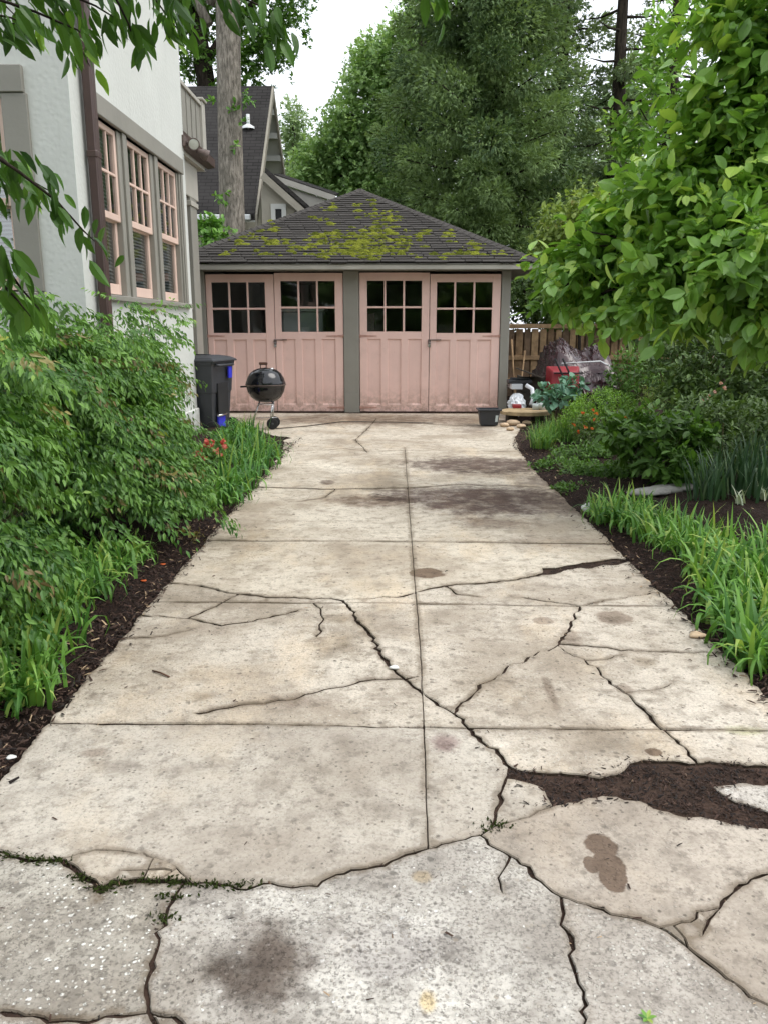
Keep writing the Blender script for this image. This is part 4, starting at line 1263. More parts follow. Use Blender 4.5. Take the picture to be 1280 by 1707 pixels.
b_ = MB(); b_.box((-3.34, 12.22, zb-.17), (-3.0, 12.65, zb-.10), .006); b_.build('capital', M['grey_paint_light'], pc)
zr = atx(335, 517, -3.05).z
b_ = MB(); b_.box((-3.16, HY1+.001, .1), (-3.10, 12.249, zr)); b_.build('low_wall', M['grey_paint'], house)
for k in range(13):
    y = HY1+.02+k*.095
    b_ = MB(); b_.box((-3.099, y, .12), (-3.086, y+.088, zr-.002), .003); b_.build('beadboard', M['grey_paint'], house)
b_ = MB(); b_.box((-3.18, HY1+.001, zr+.001), (-3.06, 12.249, zr+.045), .006); b_.build('rail', M['grey_paint_light'], house)
b_ = MB(); b_.box((-4.6, HY1+.1, 0), (-4.5, 12.9, 4.0)); b_.build('porch_inner_wall', M['interior'], house)
# parapet: top runs from (308,150) to (333,182)
PPX = -2.98
p0, p1 = atx(309, 148, PPX), atx(333, 184, PPX)
b_ = MB(); b_.box((PPX-.08, HY1+.001, z_g+.161), (PPX, p1.y, p0.z-.02), .004); b_.build('parapet', M['grey_paint'], house)
for k in range(7):
    y = HY1+.05+k*(p1.y-HY1-.05)/7
    b_ = MB(); b_.box((PPX+.001, y, z_g+.17), (PPX+.013, y+.015, p0.z-.03)); b_.build('batten', M['grey_paint'], house)
b_ = MB(); b_.box((PPX-.11, HY1+.001, p0.z-.019), (PPX+.03, p1.y, p0.z+.04), .006); b_.build('parapet_cap', M['grey_paint_light'], house)
b_ = MB(); b_.box((PPX-.16, p1.y+.001, z_g+.161), (PPX+.04, p1.y+.2, p0.z+.06), .006); po = b_.build('parapet_post', M['grey_paint_light'], house)
b_ = MB(); b_.box((PPX-.19, p1.y-.03, p0.z+.061), (PPX+.07, p1.y+.23, p0.z+.10), .01); b_.build('post_cap', M['grey_paint_light'], po)

# ---------------------------------------------------------------- neighbour's house behind the garage
NXr, Ye, Yr = -3.75, 22.0, 25.7
zrid, zeav = 1.48+404/F_PX*Yr*1.0, 1.48+190/F_PX*Ye
zrid, zeav = at(470, 143, Yr).z, at(437, 356, Ye).z
nb = empty('gabled_house', (-6, 25, 0), 'neighbouring house with steep dark shingle roof and cream gable behind the garage', 'house')
M['cream'] = plain('cream', S(158, 152, 138), .8, .08, 1.5)
M['cream_white'] = plain('cream_white', S(196, 196, 190), .6, .04, 2)
NL = -16.0
b_ = MB()
run = Yr-Ye; slope = (zrid-zeav)/run
far_y = Yr+3.4; far_z = zrid-slope*3.4*.9
th = Vector((0, 0, -.16))
for a, c, e, f in (((NL, Ye, zeav), (NXr, Ye, zeav), (NXr, Yr, zrid), (NL, Yr, zrid)), ((NL, Yr, zrid), (NXr, Yr, zrid), (NXr, far_y, far_z), (NL, far_y, far_z))):
    b_.prism([a, c, e, f], th)
b_.build('roof', M['far_shingle'], nb)
for (ya, za, yb, zb2) in ((Ye, zeav, Yr, zrid), (Yr, zrid, far_y, far_z)):
    b_ = MB(); b_.prism([(NXr-.76, ya, za-.17), (NXr, ya, za-.17), (NXr, yb, zb2-.17), (NXr-.76, yb, zb2-.17)], (0, 0, -.04)); b_.build('gable_soffit', M['cream_white'], nb)
# gable wall set back under the overhang
gxw = NXr-.75
b_ = MB(); b_.prism([(gxw, Ye+.4, 0), (gxw, far_y-.3, 0), (gxw, far_y-.3, far_z-.2), (gxw, Yr, zrid-.35), (gxw, Ye+.4, zeav+.1)], (-.2, 0, 0)); b_.build('gable_wall', M['cream'], nb)
b_ = MB(); b_.box((NL, Ye+.4, 0), (gxw-.21, Ye+.6, zeav-.05)); b_.build('front_wall', M['cream'], nb)
for (ya, za, yb, zb2) in ((Ye, zeav, Yr, zrid), (Yr, zrid, far_y, far_z)):
    b_ = MB(); b_.prism([(NXr+.002, ya, za-.02), (NXr+.002, yb, zb2-.02), (NXr+.002, yb, zb2-.30), (NXr+.002, ya, za-.30)], (.06, 0, 0)); b_.build('rake_board', M['cream'], nb)
for k in range(6):
    t = (k+.6)/6.2
    y = Yr+3.4*t; z = zrid-slope*.9*3.4*t-.30
    b_ = MB(); b_.box((gxw, y-.07, z-.10), (NXr-.001, y+.07, z+.06)); b_.build('lookout', M['cream_white'], nb)
b_ = MB(); b_.box((NL, Ye-.12, zeav-.17), (NXr-.1, Ye-.001, zeav-.03), .02); b_.build('gutter', M['white_metal'], nb)
vp = at(415, 222, 24.4)
zz = zeav+slope*(24.4-Ye)
b_ = MB(); b_.tube([(vp.x, 24.4, zz-.1), (vp.x, 24.4, zz+.34)], .05, 10); b_.lathe([(.19, -.05), (.17, .02), (.06, .08)], (vp.x, 24.4, zz), 12); b_.build('vent_pipe', M['white_metal'], nb)
# lower cross gable with window, and the porch roof running off to the right
WYg = 21.3
ap = at(443, 290, WYg); rb = at(512, 352, WYg); zl = ap.z-(rb.z-ap.z)*-1
b_ = MB(); b_.prism([(ap.x-.12, WYg, ap.z-.4), (ap.x-.12, WYg, 0), (rb.x-.3, WYg, 0), (rb.x-.3, WYg, rb.z+.25), (ap.x, WYg, ap.z-.12)], (0, .2, 0)); b_.build('cross_gable_wall', M['cream'], nb)
b_ = MB(); d = (rb-ap).normalized(); n_ = Vector((-d.z, 0, d.x)); b_.prism([ap, rb, rb-n_*.16, ap-n_*.16], (0, -.2, 0)); b_.build('rake_board', M['cream'], nb)
b_ = MB(); b_.prism([ap+Vector((0, 0, .03)), rb+Vector((.05, 0, .03)), rb+Vector((.05, 0, .14)), ap+Vector((0, 0, .16))], (0, 3.0, 0)); b_.build('cross_roof', M['far_shingle'], nb)
w0, w1 = at(452, 340, WYg-.03), at(478, 375, WYg-.03)
b_ = MB()
for lo, hi in (((w0.x, w1.z), (w0.x+.11, w0.z)), ((w1.x-.11, w1.z), (w1.x, w0.z)), ((w0.x+.11, w0.z-.12), (w1.x-.11, w0.z))): b_.box((lo[0], WYg-.05, lo[1]), (hi[0], WYg-.001, hi[1]))
wn_ = b_.build('window', M['cream_white'], nb)
b_ = MB(); b_.box((w0.x+.11, WYg-.02, w1.z), (w1.x-.11, WYg-.0015, w0.z-.12)); b_.build('pane', M['dark'], wn_)
e0, e1 = at(458, 293, 23.6), at(560, 327, 23.6)
b_ = MB(); b_.prism([e0, e1, e1+Vector((0, 0, -.16)), e0+Vector((0, 0, -.16))][::-1], (0, -.12, 0)); b_.build('porch_fascia', M['grey_paint_light'], nb)
b_ = MB(); b_.prism([e0+Vector((0, 0, -.17)), e1+Vector((0, 0, -.17)), e1+Vector((0, 0, -1.6)), e0+Vector((0, 0, -3.0))][::-1], (0, .1, 0)); b_.build('porch_wall', M['grey_paint_light'], nb)
b_ = MB(); b_.prism([e0, e1, e1+Vector((0, 1.4, .25)), e0+Vector((0, 1.4, .25))], (0, 0, .05)); b_.build('porch_roof', M['far_shingle'], nb)
# ---------------------------------------------------------------- foliage materials
M['l_conifer'] = leaf_mat('l_conifer', S(72, 98, 62), S(130, 154, 94), S(154, 156, 104), .32, .65)  # background trees: distance haze put into the lighter leaf greens
M['l_conifer2'] = leaf_mat('l_conifer2', S(78, 100, 68), S(128, 148, 98), S(150, 146, 102), .34, .65)
M['l_decid'] = leaf_mat('l_decid', S(106, 142, 86), S(166, 196, 126), None, .4, .55)
M['l_pale'] = leaf_mat('l_pale', S(100, 130, 90), S(150, 172, 122), None, .4, .6)  # farthest trees: haze put into the pale leaf colour
M['l_maple'] = leaf_mat('l_maple', S(48, 78, 34), S(100, 140, 56), None, .45, .5)
M['l_magnolia'] = leaf_mat('l_magnolia', S(70, 110, 46), S(130, 172, 76), S(172, 202, 94), .45, .38, .55)
M['l_under'] = leaf_mat('l_under', S(54, 80, 44), S(98, 124, 64), None, .35, .55)
M['l_nandina'] = leaf_mat('l_nandina', S(50, 92, 42), S(122, 164, 72), S(186, 194, 92), .34, .42, .4)
M['l_nandina_red'] = leaf_mat('l_nandina_red', S(112, 96, 66), S(160, 152, 92), None, .38, .45)
M['l_lily'] = leaf_mat('l_lily', S(66, 112, 48), S(122, 168, 76), S(166, 186, 96), .38, .42, .4)
M['l_lily_dark'] = leaf_mat('l_lily_dark', S(60, 108, 50), S(106, 156, 72), S(150, 180, 88), .36, .42, .4)
M['l_iris'] = leaf_mat('l_iris', S(46, 74, 50), S(76, 106, 70), S(120, 140, 104), .3, .45)
M['l_varieg'] = leaf_mat('l_varieg', S(150, 170, 140), S(205, 212, 188), None, .3, .5)
M['l_box'] = leaf_mat('l_box', S(72, 116, 36), S(132, 172, 58), S(160, 190, 76), .38, .45)
M['l_hosta'] = leaf_mat('l_hosta', S(66, 112, 92), S(116, 156, 128), None, .3, .5)
M['l_cherry'] = leaf_mat('l_cherry', S(44, 74, 32), S(84, 124, 48), S(128, 168, 62), .42, .42, .4)
M['l_lilac'] = leaf_mat('l_lilac', S(104, 132, 64), S(158, 176, 96), S(180, 160, 110), .4, .5)
M['petal_red'] = leaf_mat('petal_red', S(214, 96, 92), S(236, 150, 138), None, .3, .5)
M['petal_orange'] = leaf_mat('petal_orange', S(214, 104, 52), S(236, 146, 80), None, .3, .5)
M['petal_pink'] = leaf_mat('petal_pink', S(200, 140, 140), S(226, 190, 180), None, .3, .5)

def lobe(px, py, rx, ry, Y, depth=1.0):
    c = at(px, py, Y); k = Y/F_PX
    return np.array(c), np.array([rx*k, (rx+ry)/2*k*depth, ry*k])

def branch_pts(p0, p1, n=7, sag=0.0, wob=.05):
    p0, p1 = Vector(p0), Vector(p1); L = (p1-p0).length
    out = []
    for i in range(n):
        t = i/(n-1)
        q = p0.lerp(p1, t)+Vector((0, 0, sag*L*math.sin(PI*t)))
        if 0 < i < n-1: q += Vector((random.gauss(0, wob*L), random.gauss(0, wob*L), random.gauss(0, wob*L*.6)))*.5
        out.append(q)
    return out
def taper(r0, r1, n): return [r0+(r1-r0)*i/(n-1) for i in range(n)]

def fall_size(n_): return .38+.85*rng.random(n_)**1.4
def twig_leaves(lobes, n_twigs, per, tw_len, size, tm, mat, parent, up_bias=.3, inner=.5, out=.8, droop=.0, name='crown', light=0.0, spread=.8, clump=None):
    """twigs spread through the lobes, leaves set round every twig"""
    vol = np.array([np.prod(r) ** (2/3) for c, r in lobes]); vol /= vol.sum()
    PP, TT, NN, TI = [], [], [], []
    for (c, r), share in zip(lobes, vol):
        n_ = max(3, int(n_twigs*share))
        if clump:
            k_ = max(2, int(clump[0]*share)); pc, dc = shell(c, r, k_, inner)
            ix = rng.integers(0, len(pc), n_); sg_ = clump[1]
            p = pc[ix]+np.clip(rng.normal(0, 1, (n_, 3)), -1.7, 1.7)*np.array([sg_, sg_, sg_*.5]); d = dc[ix]
            p = p-np.array([0, 0, 1])*(np.linalg.norm((p-pc[ix])[:, :2], axis=1)**2/sg_*.35)[:, None]
        else: p, d = shell(c, r, n_, inner)
        n_ = len(p)
        ax = unit(d*out+rng.normal(0, .45, (n_, 3))+np.array([0, 0, up_bias]))
        cl_ = rng.random(n_)
        for k in range(per):
            t = (k+.5)/per
            base = p+ax*(tw_len*(t-.5))
            a = k*2.4+rng.random(n_)*1.2
            e1 = unit(np.cross(ax, rdir(n_))); e2 = np.cross(ax, e1)
            side = e1*np.cos(a)[:, None]+e2*np.sin(a)[:, None]
            tip = unit(ax*(.25+.6*t)+side*spread+np.array([0, 0, -droop])+rng.normal(0, .15, (n_, 3)))
            PP.append(base); TT.append(tip)
            NN.append(unit(np.array([0, 0, 1.])+d*.35+rng.normal(0, .35, (n_, 3))))
            TI.append(np.clip(.15+.45*cl_+.35*rng.random(n_)+light*t, 0, 1))
    P_, T_, N_, I_ = map(np.concatenate, (PP, TT, NN, TI))
    return leaves(name, tm, P_, T_, N_, size*fall_size(len(P_)), mat, parent, I_)

# ---------------------------------------------------------------- big trunk behind the garage
tr = empty('tall_tree', (-4.12, 19.5, 0), 'tall tree with straight pale grey bark trunk behind the garage roof', 'tree')
pts = [at(390, 560, 19.5)]+[at(px, py, 19.5) for px, py in ((389, 450), (388, 370), (386, 280), (384, 190), (382, 100), (381, 10), (379, -80), (376, -200))]
pts[0].z = -.2
b_ = MB(); b_.tube(pts, [.33, .30, .285, .275, .265, .265, .26, .22, .15], 20, rough=.06)
for p0, p1, r_ in (((-4.2, 19.5, 8.0), (-5.6, 19.8, 10.2), .11), ((-4.15, 19.5, 8.4), (-3.3, 19.2, 10.4), .10), ((-4.3, 19.5, 10.5), (-6.4, 20, 12.6), .12), ((-4.3, 19.6, 11), (-2.2, 19, 13), .12)):
    q = branch_pts(p0, p1, 6, .1); b_.tube(q, taper(r_, r_*.4, 6), 8)
b_.build('trunk', M['bark_pale'], tr)
twig_leaves([(np.array((-5.6, 20, 12.8)), np.array((2.6, 2.2, 1.8))), (np.array((-2.6, 19.5, 13.2)), np.array((2.2, 2, 1.6)))], 900, 9, .5, .26, T_CLUMP, M['l_maple'], tr)
sp_l = []
for (px, py, r_) in ((408, 163, 14), (392, 178, 9), (412, 158, 8), (395, 245, 8), (370, 328, 12), (362, 330, 9), (407, 205, 9), (358, 165, 7)):
    sp_l.append(lobe(px, py, r_, r_*.8, 19.2))
twig_leaves(sp_l, 22, 7, .12, .12, T_BROAD, M['l_lily'], tr, name='trunk_sprouts')['kind'] = 'stuff'

# maple behind the neighbour's roof, dark leaning stem
mt_ = empty('maple_tree', at(338, 300, 31)*Vector((1, 1, 0)), 'dark stemmed maple rising behind the neighbouring roof ridge', 'tree')
b_ = MB()
q = [at(348, 300, 31), at(345, 140, 31), at(333, 70, 31), at(322, 0, 31), at(310, -80, 31)]; q[0].z = 0
b_.tube(q, [.35, .33, .30, .26, .2], 10, rough=.05)
b_.tube([at(340, 110, 31), at(372, 60, 31.3), at(420, 10, 31.5), at(450, -40, 31.5)], [.16, .14, .12, .08], 8)
b_.tube([at(330, 60, 31), at(310, 20, 31.3), at(270, -40, 31.5)], [.14, .12, .08], 8)
b_.build('trunk', M['bark_dark'], mt_)
twig_leaves([lobe(318, 40, 46, 60, 31, .8), lobe(432, 40, 48, 48, 31, .8), lobe(400, 100, 46, 34, 31, .8), lobe(466, 0, 34, 36, 31, .8), lobe(310, 105, 22, 30, 31), lobe(370, -40, 140, 50, 31, .7), lobe(452, 96, 26, 22, 31)],
            1300, 9, .5, .20, T_CLUMP, M['l_maple'], mt_, inner=.25, clump=(90, .4))

# shrub between the house and the garage, seen beside the trunk
sh = empty('green_shrub', at(362, 420, 17.0)*Vector((1, 1, 0)), 'light green shrub below the pale trunk left of the garage roof', 'shrub')
b_ = MB(); b_.tube([Vector(sh.location), at(362, 420, 17.0)], .04, 6); b_.build('stem', M['stem_green'], sh)
twig_leaves([lobe(358, 400, 26, 32, 17.0), lobe(350, 380, 18, 16, 17.0)], 130, 8, .2, .13, T_BROAD, M['l_lily'], sh, name='foliage')

# ---------------------------------------------------------------- background trees
def broad_tree(name, label, base_px, Y, lobes_px, n_tw, per, size, mat, group=None, bark='bark_dark', tm=T_CLUMP, inner=.3, tw=.7, cl=None):
    ls = [lobe(*l, Y+random.uniform(-.5, .5), .8) for l in lobes_px]
    base = at(base_px, 547, Y); base.z = 0
    t = empty(name, base, label, 'tree', group)
    b_ = MB(); top = max(ls, key=lambda l: l[0][2])[0]
    q = branch_pts(base-Vector((0, 0, .2)), Vector(top), 9, 0, .02); b_.tube(q, taper(.30 if 'tree' in name else .045, .05 if 'tree' in name else .012, 9), 10, rough=.05)
    for c, r in ls:
        k = min(range(1, 8), key=lambda i: abs(q[i].z-(c[2]-r[2]*.6))); bp = branch_pts(q[k], Vector(c), 5, .08); b_.tube(bp, taper(.10, .03, 5) if 'tree' in name else taper(.025, .008, 5), 6)
    b_.build('trunk', M[bark], t)
    twig_leaves(ls, n_tw, per, tw, size, tm, mat, t, inner=inner, clump=cl)
    return t
broad_tree('deciduous_tree', 'fresh green broadleaf tree with ragged top between the gable and the dark conifers', 610, 34,
           [(625, 112, 40, 46), (578, 190, 26, 36), (655, 175, 56, 70), (545, 262, 28, 34), (604, 285, 66, 44), (690, 85, 36, 60), (590, 240, 44, 44), (650, 300, 60, 50), (522, 305, 24, 28)], 5600, 9, .21, M['l_decid'], cl=(230, .42))
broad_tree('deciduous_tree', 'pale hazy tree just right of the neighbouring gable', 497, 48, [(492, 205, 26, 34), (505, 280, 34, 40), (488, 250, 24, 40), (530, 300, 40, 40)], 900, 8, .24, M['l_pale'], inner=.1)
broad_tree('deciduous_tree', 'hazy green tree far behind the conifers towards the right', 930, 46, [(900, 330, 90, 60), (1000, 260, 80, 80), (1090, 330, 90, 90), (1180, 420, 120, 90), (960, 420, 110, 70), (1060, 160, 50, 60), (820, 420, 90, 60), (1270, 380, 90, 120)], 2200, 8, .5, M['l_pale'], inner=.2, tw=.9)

def conifer(name, label, px, Y, z_low, z_top, r_low, r_max, n_br, mat, dens=120, gap=0.0, lump=.5, lean=0, tops=1.0):
    base = at(px, 547, Y); base.z = 0
    t = empty(name, base, label, 'tree')
    b_ = MB()
    q = [base+Vector((lean*z*.01+.03*math.sin(z), 0, z)) for z in np.linspace(-.2, z_top, 12)]
    b_.tube(q, taper(.34, .04, 12), 10, rough=.06)
    PP, TT, TI = [], [], []
    for i in range(n_br):
        f = (i+random.random())/n_br
        z = z_low+(z_top-z_low)*f**.95
        prof = r_low+(r_max-r_low)*min(1, f/.22) if f < .22 else r_max*(1-(f-.22)/.80)**.75
        L = prof*random.uniform(.62, 1.08)
        a = i*2.399+random.uniform(-.4, .4)
        d = Vector((math.cos(a), math.sin(a), 0))
        p0 = base+Vector((lean*z*.01, 0, z))
        p1 = p0+d*L+Vector((0, 0, -.10*L+.25*f*L))
        mid = p0.lerp(p1, .55)+Vector((0, 0, -.06*L))
        b_.tube([p0, mid, p1], [.05, .032, .012], 5, cap=False)
        if random.random() < gap: continue
        for s in ((.16, .8), (.42, .9), (.68, 1.0), (.92, 1.0)) if L > 1.2 else ((.7, .9),):
            c = np.array(p0.lerp(p1, s[0])); rl = lump*s[1]*random.uniform(.7, 1.25)*(.65+.35*min(1, L/2))
            n_ = int(dens*1.35*s[1]*random.uniform(.75, 1.2))
            p, dd = shell(c+np.array([0, 0, .05]), (rl, rl, rl*.72), n_, .35)
            shade = random.random()
            PP.append(p); TT.append(unit(dd*.8+np.array([d.x, d.y, 0])*.6+np.array([0, 0, -.05])+rng.normal(0, .35, (len(p), 3))))
            TI.append(np.clip(.05+.5*shade+.35*rng.random(len(p)), 0, 1))
    b_.build('trunk', M['bark_dark'], t)
    P_, T_, I_ = map(np.concatenate, (PP, TT, TI))
    leaves('crown', T_NEEDLE, P_, T_, rdir(len(P_))+np.array([0, 0, .8]), .16*(.6+.8*rng.random(len(P_))), mat, t, I_)
    return t
conifer('conifer', 'large dense dark green conifer rising right behind the garage roof', 806, 25.5, 2.6, 17.5, 2.2, 3.15, 150, M['l_conifer'], 210, .0, .66)
conifer('conifer', 'second dark conifer with bare trunk and sky gaps right of the dense one', 1006, 27.5, 4.2, 19, .9, 1.7, 50, M['l_conifer2'], 100, .55, .5)
conifer('conifer', 'dark conifer between the dense one and the bare trunked one', 918, 30, 2.4, 21, 1.9, 2.1, 74, M['l_conifer2'], 120, .2, .58)
conifer('conifer', 'thin conifer half hidden behind the large leaved tree at upper right', 1090, 29, 4, 19, 1.5, 2.3, 60, M['l_conifer2'], 100, .30, .55)
conifer('conifer', 'narrow conifer left of the dense conifer above the roof apex', 700, 29, 3, 15.5, 1.5, 1.9, 60, M['l_conifer'], 110, .1, .55)

broad_tree('lilac_shrub', 'pale yellow-green flowering shrub behind the garage right corner', 960, 15.5, [(935, 375, 42, 40), (985, 345, 40, 34), (960, 420, 60, 40), (1010, 390, 40, 40), (905, 408, 20, 20)], 520, 8, .12, M['l_lilac'], tm=T_BROAD, tw=.25, inner=.3)

# unseen trees added behind the camera to darken front walls and pane reflections
for k, (bx_, by_) in enumerate(((-7.5, -11), (1.0, -13), (8.5, -10))):
    t = empty('added_shade_tree', (bx_, by_, 0), '%s unseen tree added behind the viewer to shade the fronts' % ('left', 'middle', 'right')[k], 'tree', 'added shade trees behind the viewer')
    b_ = MB(); b_.tube(branch_pts((bx_, by_, -.2), (bx_, by_, 6), 6, 0, .02), taper(.3, .12, 6), 10); b_.build('trunk', M['bark_dark'], t)
    twig_leaves([(np.array((bx_, by_, 6.5)), np.array((4.6, 3, 4.2))), (np.array((bx_+1, by_, 2.6)), np.array((3.6, 2, 2.2)))], 1500, 8, .9, .55, T_CLUMP, M['l_decid'], t, inner=.6)

# woodland understory at the right, behind the beds
under = [('first', 1160, 15.5, [(1120, 560, 70, 50), (1190, 520, 80, 60), (1150, 620, 80, 60)]),
         ('second', 1270, 13.5, [(1270, 540, 70, 60), (1300, 620, 80, 60), (1230, 640, 70, 50)]),
         ('third', 1060, 17.5, [(1060, 540, 70, 40), (1010, 500, 60, 50), (1110, 600, 60, 50), (950, 480, 60, 50)]),
         ('fourth', 900, 18.8, [(900, 500, 46, 40), (940, 560, 50, 40), (870, 470, 34, 50), (875, 530, 30, 30), (920, 520, 50, 40)])]
for k, (nm, px, Y, ls) in enumerate(under):
    broad_tree('understory_shrub', 'dark understory shrub %s' % ('below the large leaved tree, left of the thin stems', 'at the right rim below the large leaved tree', 'behind the tarpaulin heap', 'in the shade just right of the garage corner')[k],
               px, Y, ls, 560, 8, .11, M['l_under'], 'understory shrubs in the shade', tm=T_BROAD, tw=.25, inner=.25)
for k, (px, Y, top, lean) in enumerate(((1168, 14.0, 380, 5), (1215, 13.0, 300, -18), (1243, 12.0, 420, 16), (1140, 15, 360, -6), (1262, 15, 350, 4))):
    p = at(px, 700, Y); p.z = 0; q = at(px+lean, top, Y)
    b_ = MB(); bp = branch_pts(p, q, 8, 0, .03); b_.tube(bp, taper(.05, .02, 8), 7, rough=.08)
    bp2 = branch_pts(bp[4], bp[4]+Vector((random.uniform(-.5, .5), .1, .9)), 4); b_.tube(bp2, taper(.02, .008, 4), 5)
    tag(b_.build('thin_stem', M['bark_dark'], origin=tuple(p)), '%s slender dark stem from the left in the shade under the large leaved tree' % ('second', 'third', 'fourth', 'leftmost', 'rightmost')[k], 'sapling', 'slender stems in the shade')

# hedge line farther out so that the eye meets foliage at the horizon
for k, (px, Y) in enumerate(((1150, 24), (1330, 21), (1010, 31))):
    broad_tree('boundary_tree', 'dense dark tree closing the view %s' % ('behind the thin stems', 'beyond the right rim of the garden', 'behind the fence and tarpaulin')[k], px, Y,
               [(px-60, 470, 90, 70), (px+40, 430, 90, 80), (px, 580, 110, 70), (px-20, 350, 80, 60)], 700, 8, .26, M['l_under'], 'boundary trees', inner=.3)

# ---------------------------------------------------------------- large leaved tree at the right
mg = empty('large_leaved_tree', (4.1, 7.2, 0), 'large leaved bright green tree leaning over the driveway from the right', 'tree')
ML = [lobe(1275, 60, 95, 130, 6.3, .8), lobe(1205, 260, 105, 100, 6.3, .8), lobe(1035, 420, 95, 56, 7.0, .8), lobe(1160, 415, 105, 76, 6.2, .8), lobe(948, 440, 26, 32, 7.4),
      lobe(1290, 420, 120, 110, 5.8, .8), lobe(1085, 345, 50, 50, 7.2), lobe(1000, 390, 40, 30, 7.4), lobe(1340, 200, 140, 170, 6.5, .7), lobe(925, 430, 10, 12, 7.4), lobe(1110, 492, 80, 20, 6.4), lobe(1000, 492, 50, 14, 6.9), lobe(1230, 470, 80, 26, 6.2), lobe(925, 480, 8, 8, 7.2)]
b_ = MB(); mb0 = Vector((4.1, 7.2, -.1)); 
q = branch_pts(mb0, (3.9, 7.0, 2.0), 6, 0, .02); b_.tube(q, taper(.12, .09, 6), 10, rough=.06)
for c, r in ML:
    bp = branch_pts((3.9, 7.0, 1.2+random.random()*1.0), Vector(c), 6, .08); b_.tube(bp, taper(.055, .012, 6), 7)
    for _ in range(5):
        e = Vector(c)+Vector([random.uniform(-.8, .8)*v for v in r]); b2 = branch_pts(bp[3+random.randrange(3)], e, 4); b_.tube(b2, taper(.016, .005, 4), 5)
b_.build('trunk', M['bark_dark'], mg)
twig_leaves(ML, 1900, 8, .30, .150, T_BROAD, M['l_magnolia'], mg, up_bias=.1, inner=.42, droop=.35, light=.25, clump=(190, .15))
tw = [lobe(1060, 215, 40, 34, 8.0), lobe(1100, 130, 36, 40, 8.0), lobe(1075, 285, 34, 26, 8.0), lobe(1035, 250, 20, 20, 8.0), lobe(1110, 60, 30, 40, 8)]
sp = empty('sapling_tree', (5.4, 9.2, 0), 'thin young tree with upright leafy shoots left of the large leaved crown', 'tree')
b_ = MB()
for c, r in tw: b_.tube(branch_pts((5.4, 9.2, 0), Vector(c)+Vector((0, 0, r[2])), 7, 0, .03), taper(.014, .005, 7), 6)
b_.build('trunk', M['bark_dark'], sp)
twig_leaves(tw, 130, 8, .28, .12, T_OVAL, M['l_magnolia'], sp, up_bias=.8, inner=.1, light=.2)

# ---------------------------------------------------------------- street tree whose twigs hang in at the upper left
T_HANG = tmpl_leaf(.37, .16, .22, 5, .42)
ct = empty('street_tree', (-3.3, .2, 0), 'leafy tree beside the camera whose twigs hang in at the upper left', 'tree')
b_ = MB()
q = branch_pts((-3.3, .2, -.1), (-3.1, .4, 4.6), 7, 0, .015); b_.tube(q, taper(.22, .15, 7), 12, rough=.05)
twigs = []
def twig(pxs, Y0, Y1, r=.007):
    n_ = len(pxs); pts_ = [at(px, py, Y0+(Y1-Y0)*i/(n_-1)) for i, (px, py) in enumerate(pxs)]
    twigs.append(pts_); b_.tube(pts_, taper(r, .0015, n_), 5)
    return pts_
H0 = [((-190, -130), (-60, -20), (60, 20), (130, 50), (160, 78)), ((-120, -160), (40, -40), (160, 10), (225, 50)), ((0, -200), (150, -60), (260, 0), (305, 60)), ((60, -220), (250, -90), (380, -15), (445, 15), (475, 62)),
      ((-190, -60), (-80, 10), (20, 30), (60, 50)), ((-60, -160), (60, -30), (110, 30), (150, 110)), ((90, -160), (180, -30), (215, 40), (222, 62)), ((-180, -130), (-70, -40), (0, 0), (30, 30)), ((240, -160), (290, -50), (300, 10), (310, 30)), ((-160, 0), (-60, 20), (0, 36), (40, 42)),
      ((560, -200), (660, -90), (730, -20), (745, -2))]
for k, px in enumerate(H0): twig(px, 2.5+.12*(k % 4), 2.9+.1*(k % 3))
H1 = [((-160, 190), (-40, 240), (30, 285), (95, 335), (140, 385), (158, 402)), ((-160, 260), (-50, 280), (10, 300), (40, 318)), ((-120, 210), (-10, 255), (50, 300), (90, 322))]
for k, px in enumerate(H1): twig(px, 2.1, 2.55+.06*k)
H2 = [((-140, 330), (-50, 380), (0, 430), (35, 480), (70, 520)), ((-150, 420), (-60, 440), (0, 470), (30, 500), (60, 540)), ((-140, 380), (-50, 410), (-5, 440), (10, 470))]
for k, px in enumerate(H2): twig(px, 1.8, 2.1+.06*k)
for p1, r_ in (((-2.2, 1.6, 3.9), .05), ((-1.2, 2.2, 4.6), .05), ((-2.4, 1.2, 3.0), .03), ((-.2, 2.0, 5.0), .04)):
    b_.tube(branch_pts(q[5], p1, 5, .1), taper(r_, r_*.4, 5), 7)
for t_ in twigs:
    a = Vector(t_[0]); b_.tube(branch_pts(q[4] if a.z < 2.6 else q[5], a, 5, .12, .03), taper(.03, .007, 5), 6)
b_.build('trunk', M['bark_dark'], ct)
PP, TT, NN, TI = [], [], [], []
for t_ in twigs:
    L = sum((t_[i+1]-t_[i]).length for i in range(len(t_)-1)); n_ = int(L/.015)
    shade = random.random()*.4
    for k in range(n_):
        f = .12+.88*k/n_; s = f*(len(t_)-1); i = min(int(s), len(t_)-2)
        p = t_[i].lerp(t_[i+1], s-i); d = (t_[i+1]-t_[i]).normalized()
        sd_ = d.cross(Vector((0, 0, 1))).normalized()*(1 if k % 2 else -1)
        tip = (d*.55+sd_*random.uniform(.15, .7)+Vector((0, 0, -random.uniform(.45, 1.1)))+Vector([random.gauss(0, .12) for _ in range(3)])).normalized()
        off_ = Vector([random.gauss(0, .03) for _ in range(3)])
        PP.append(p+off_); TT.append(tip); NN.append(Vector((random.gauss(0, .5), random.gauss(-.3, .5), .7))); TI.append(min(1, shade+.5*random.random()+.25*f*f))
leaves('hanging_leaves', T_HANG, np.array(PP), np.array(TT), np.array(NN), .084*(.55+.6*rng.random(len(PP))), M['l_cherry'], ct, np.array(TI))
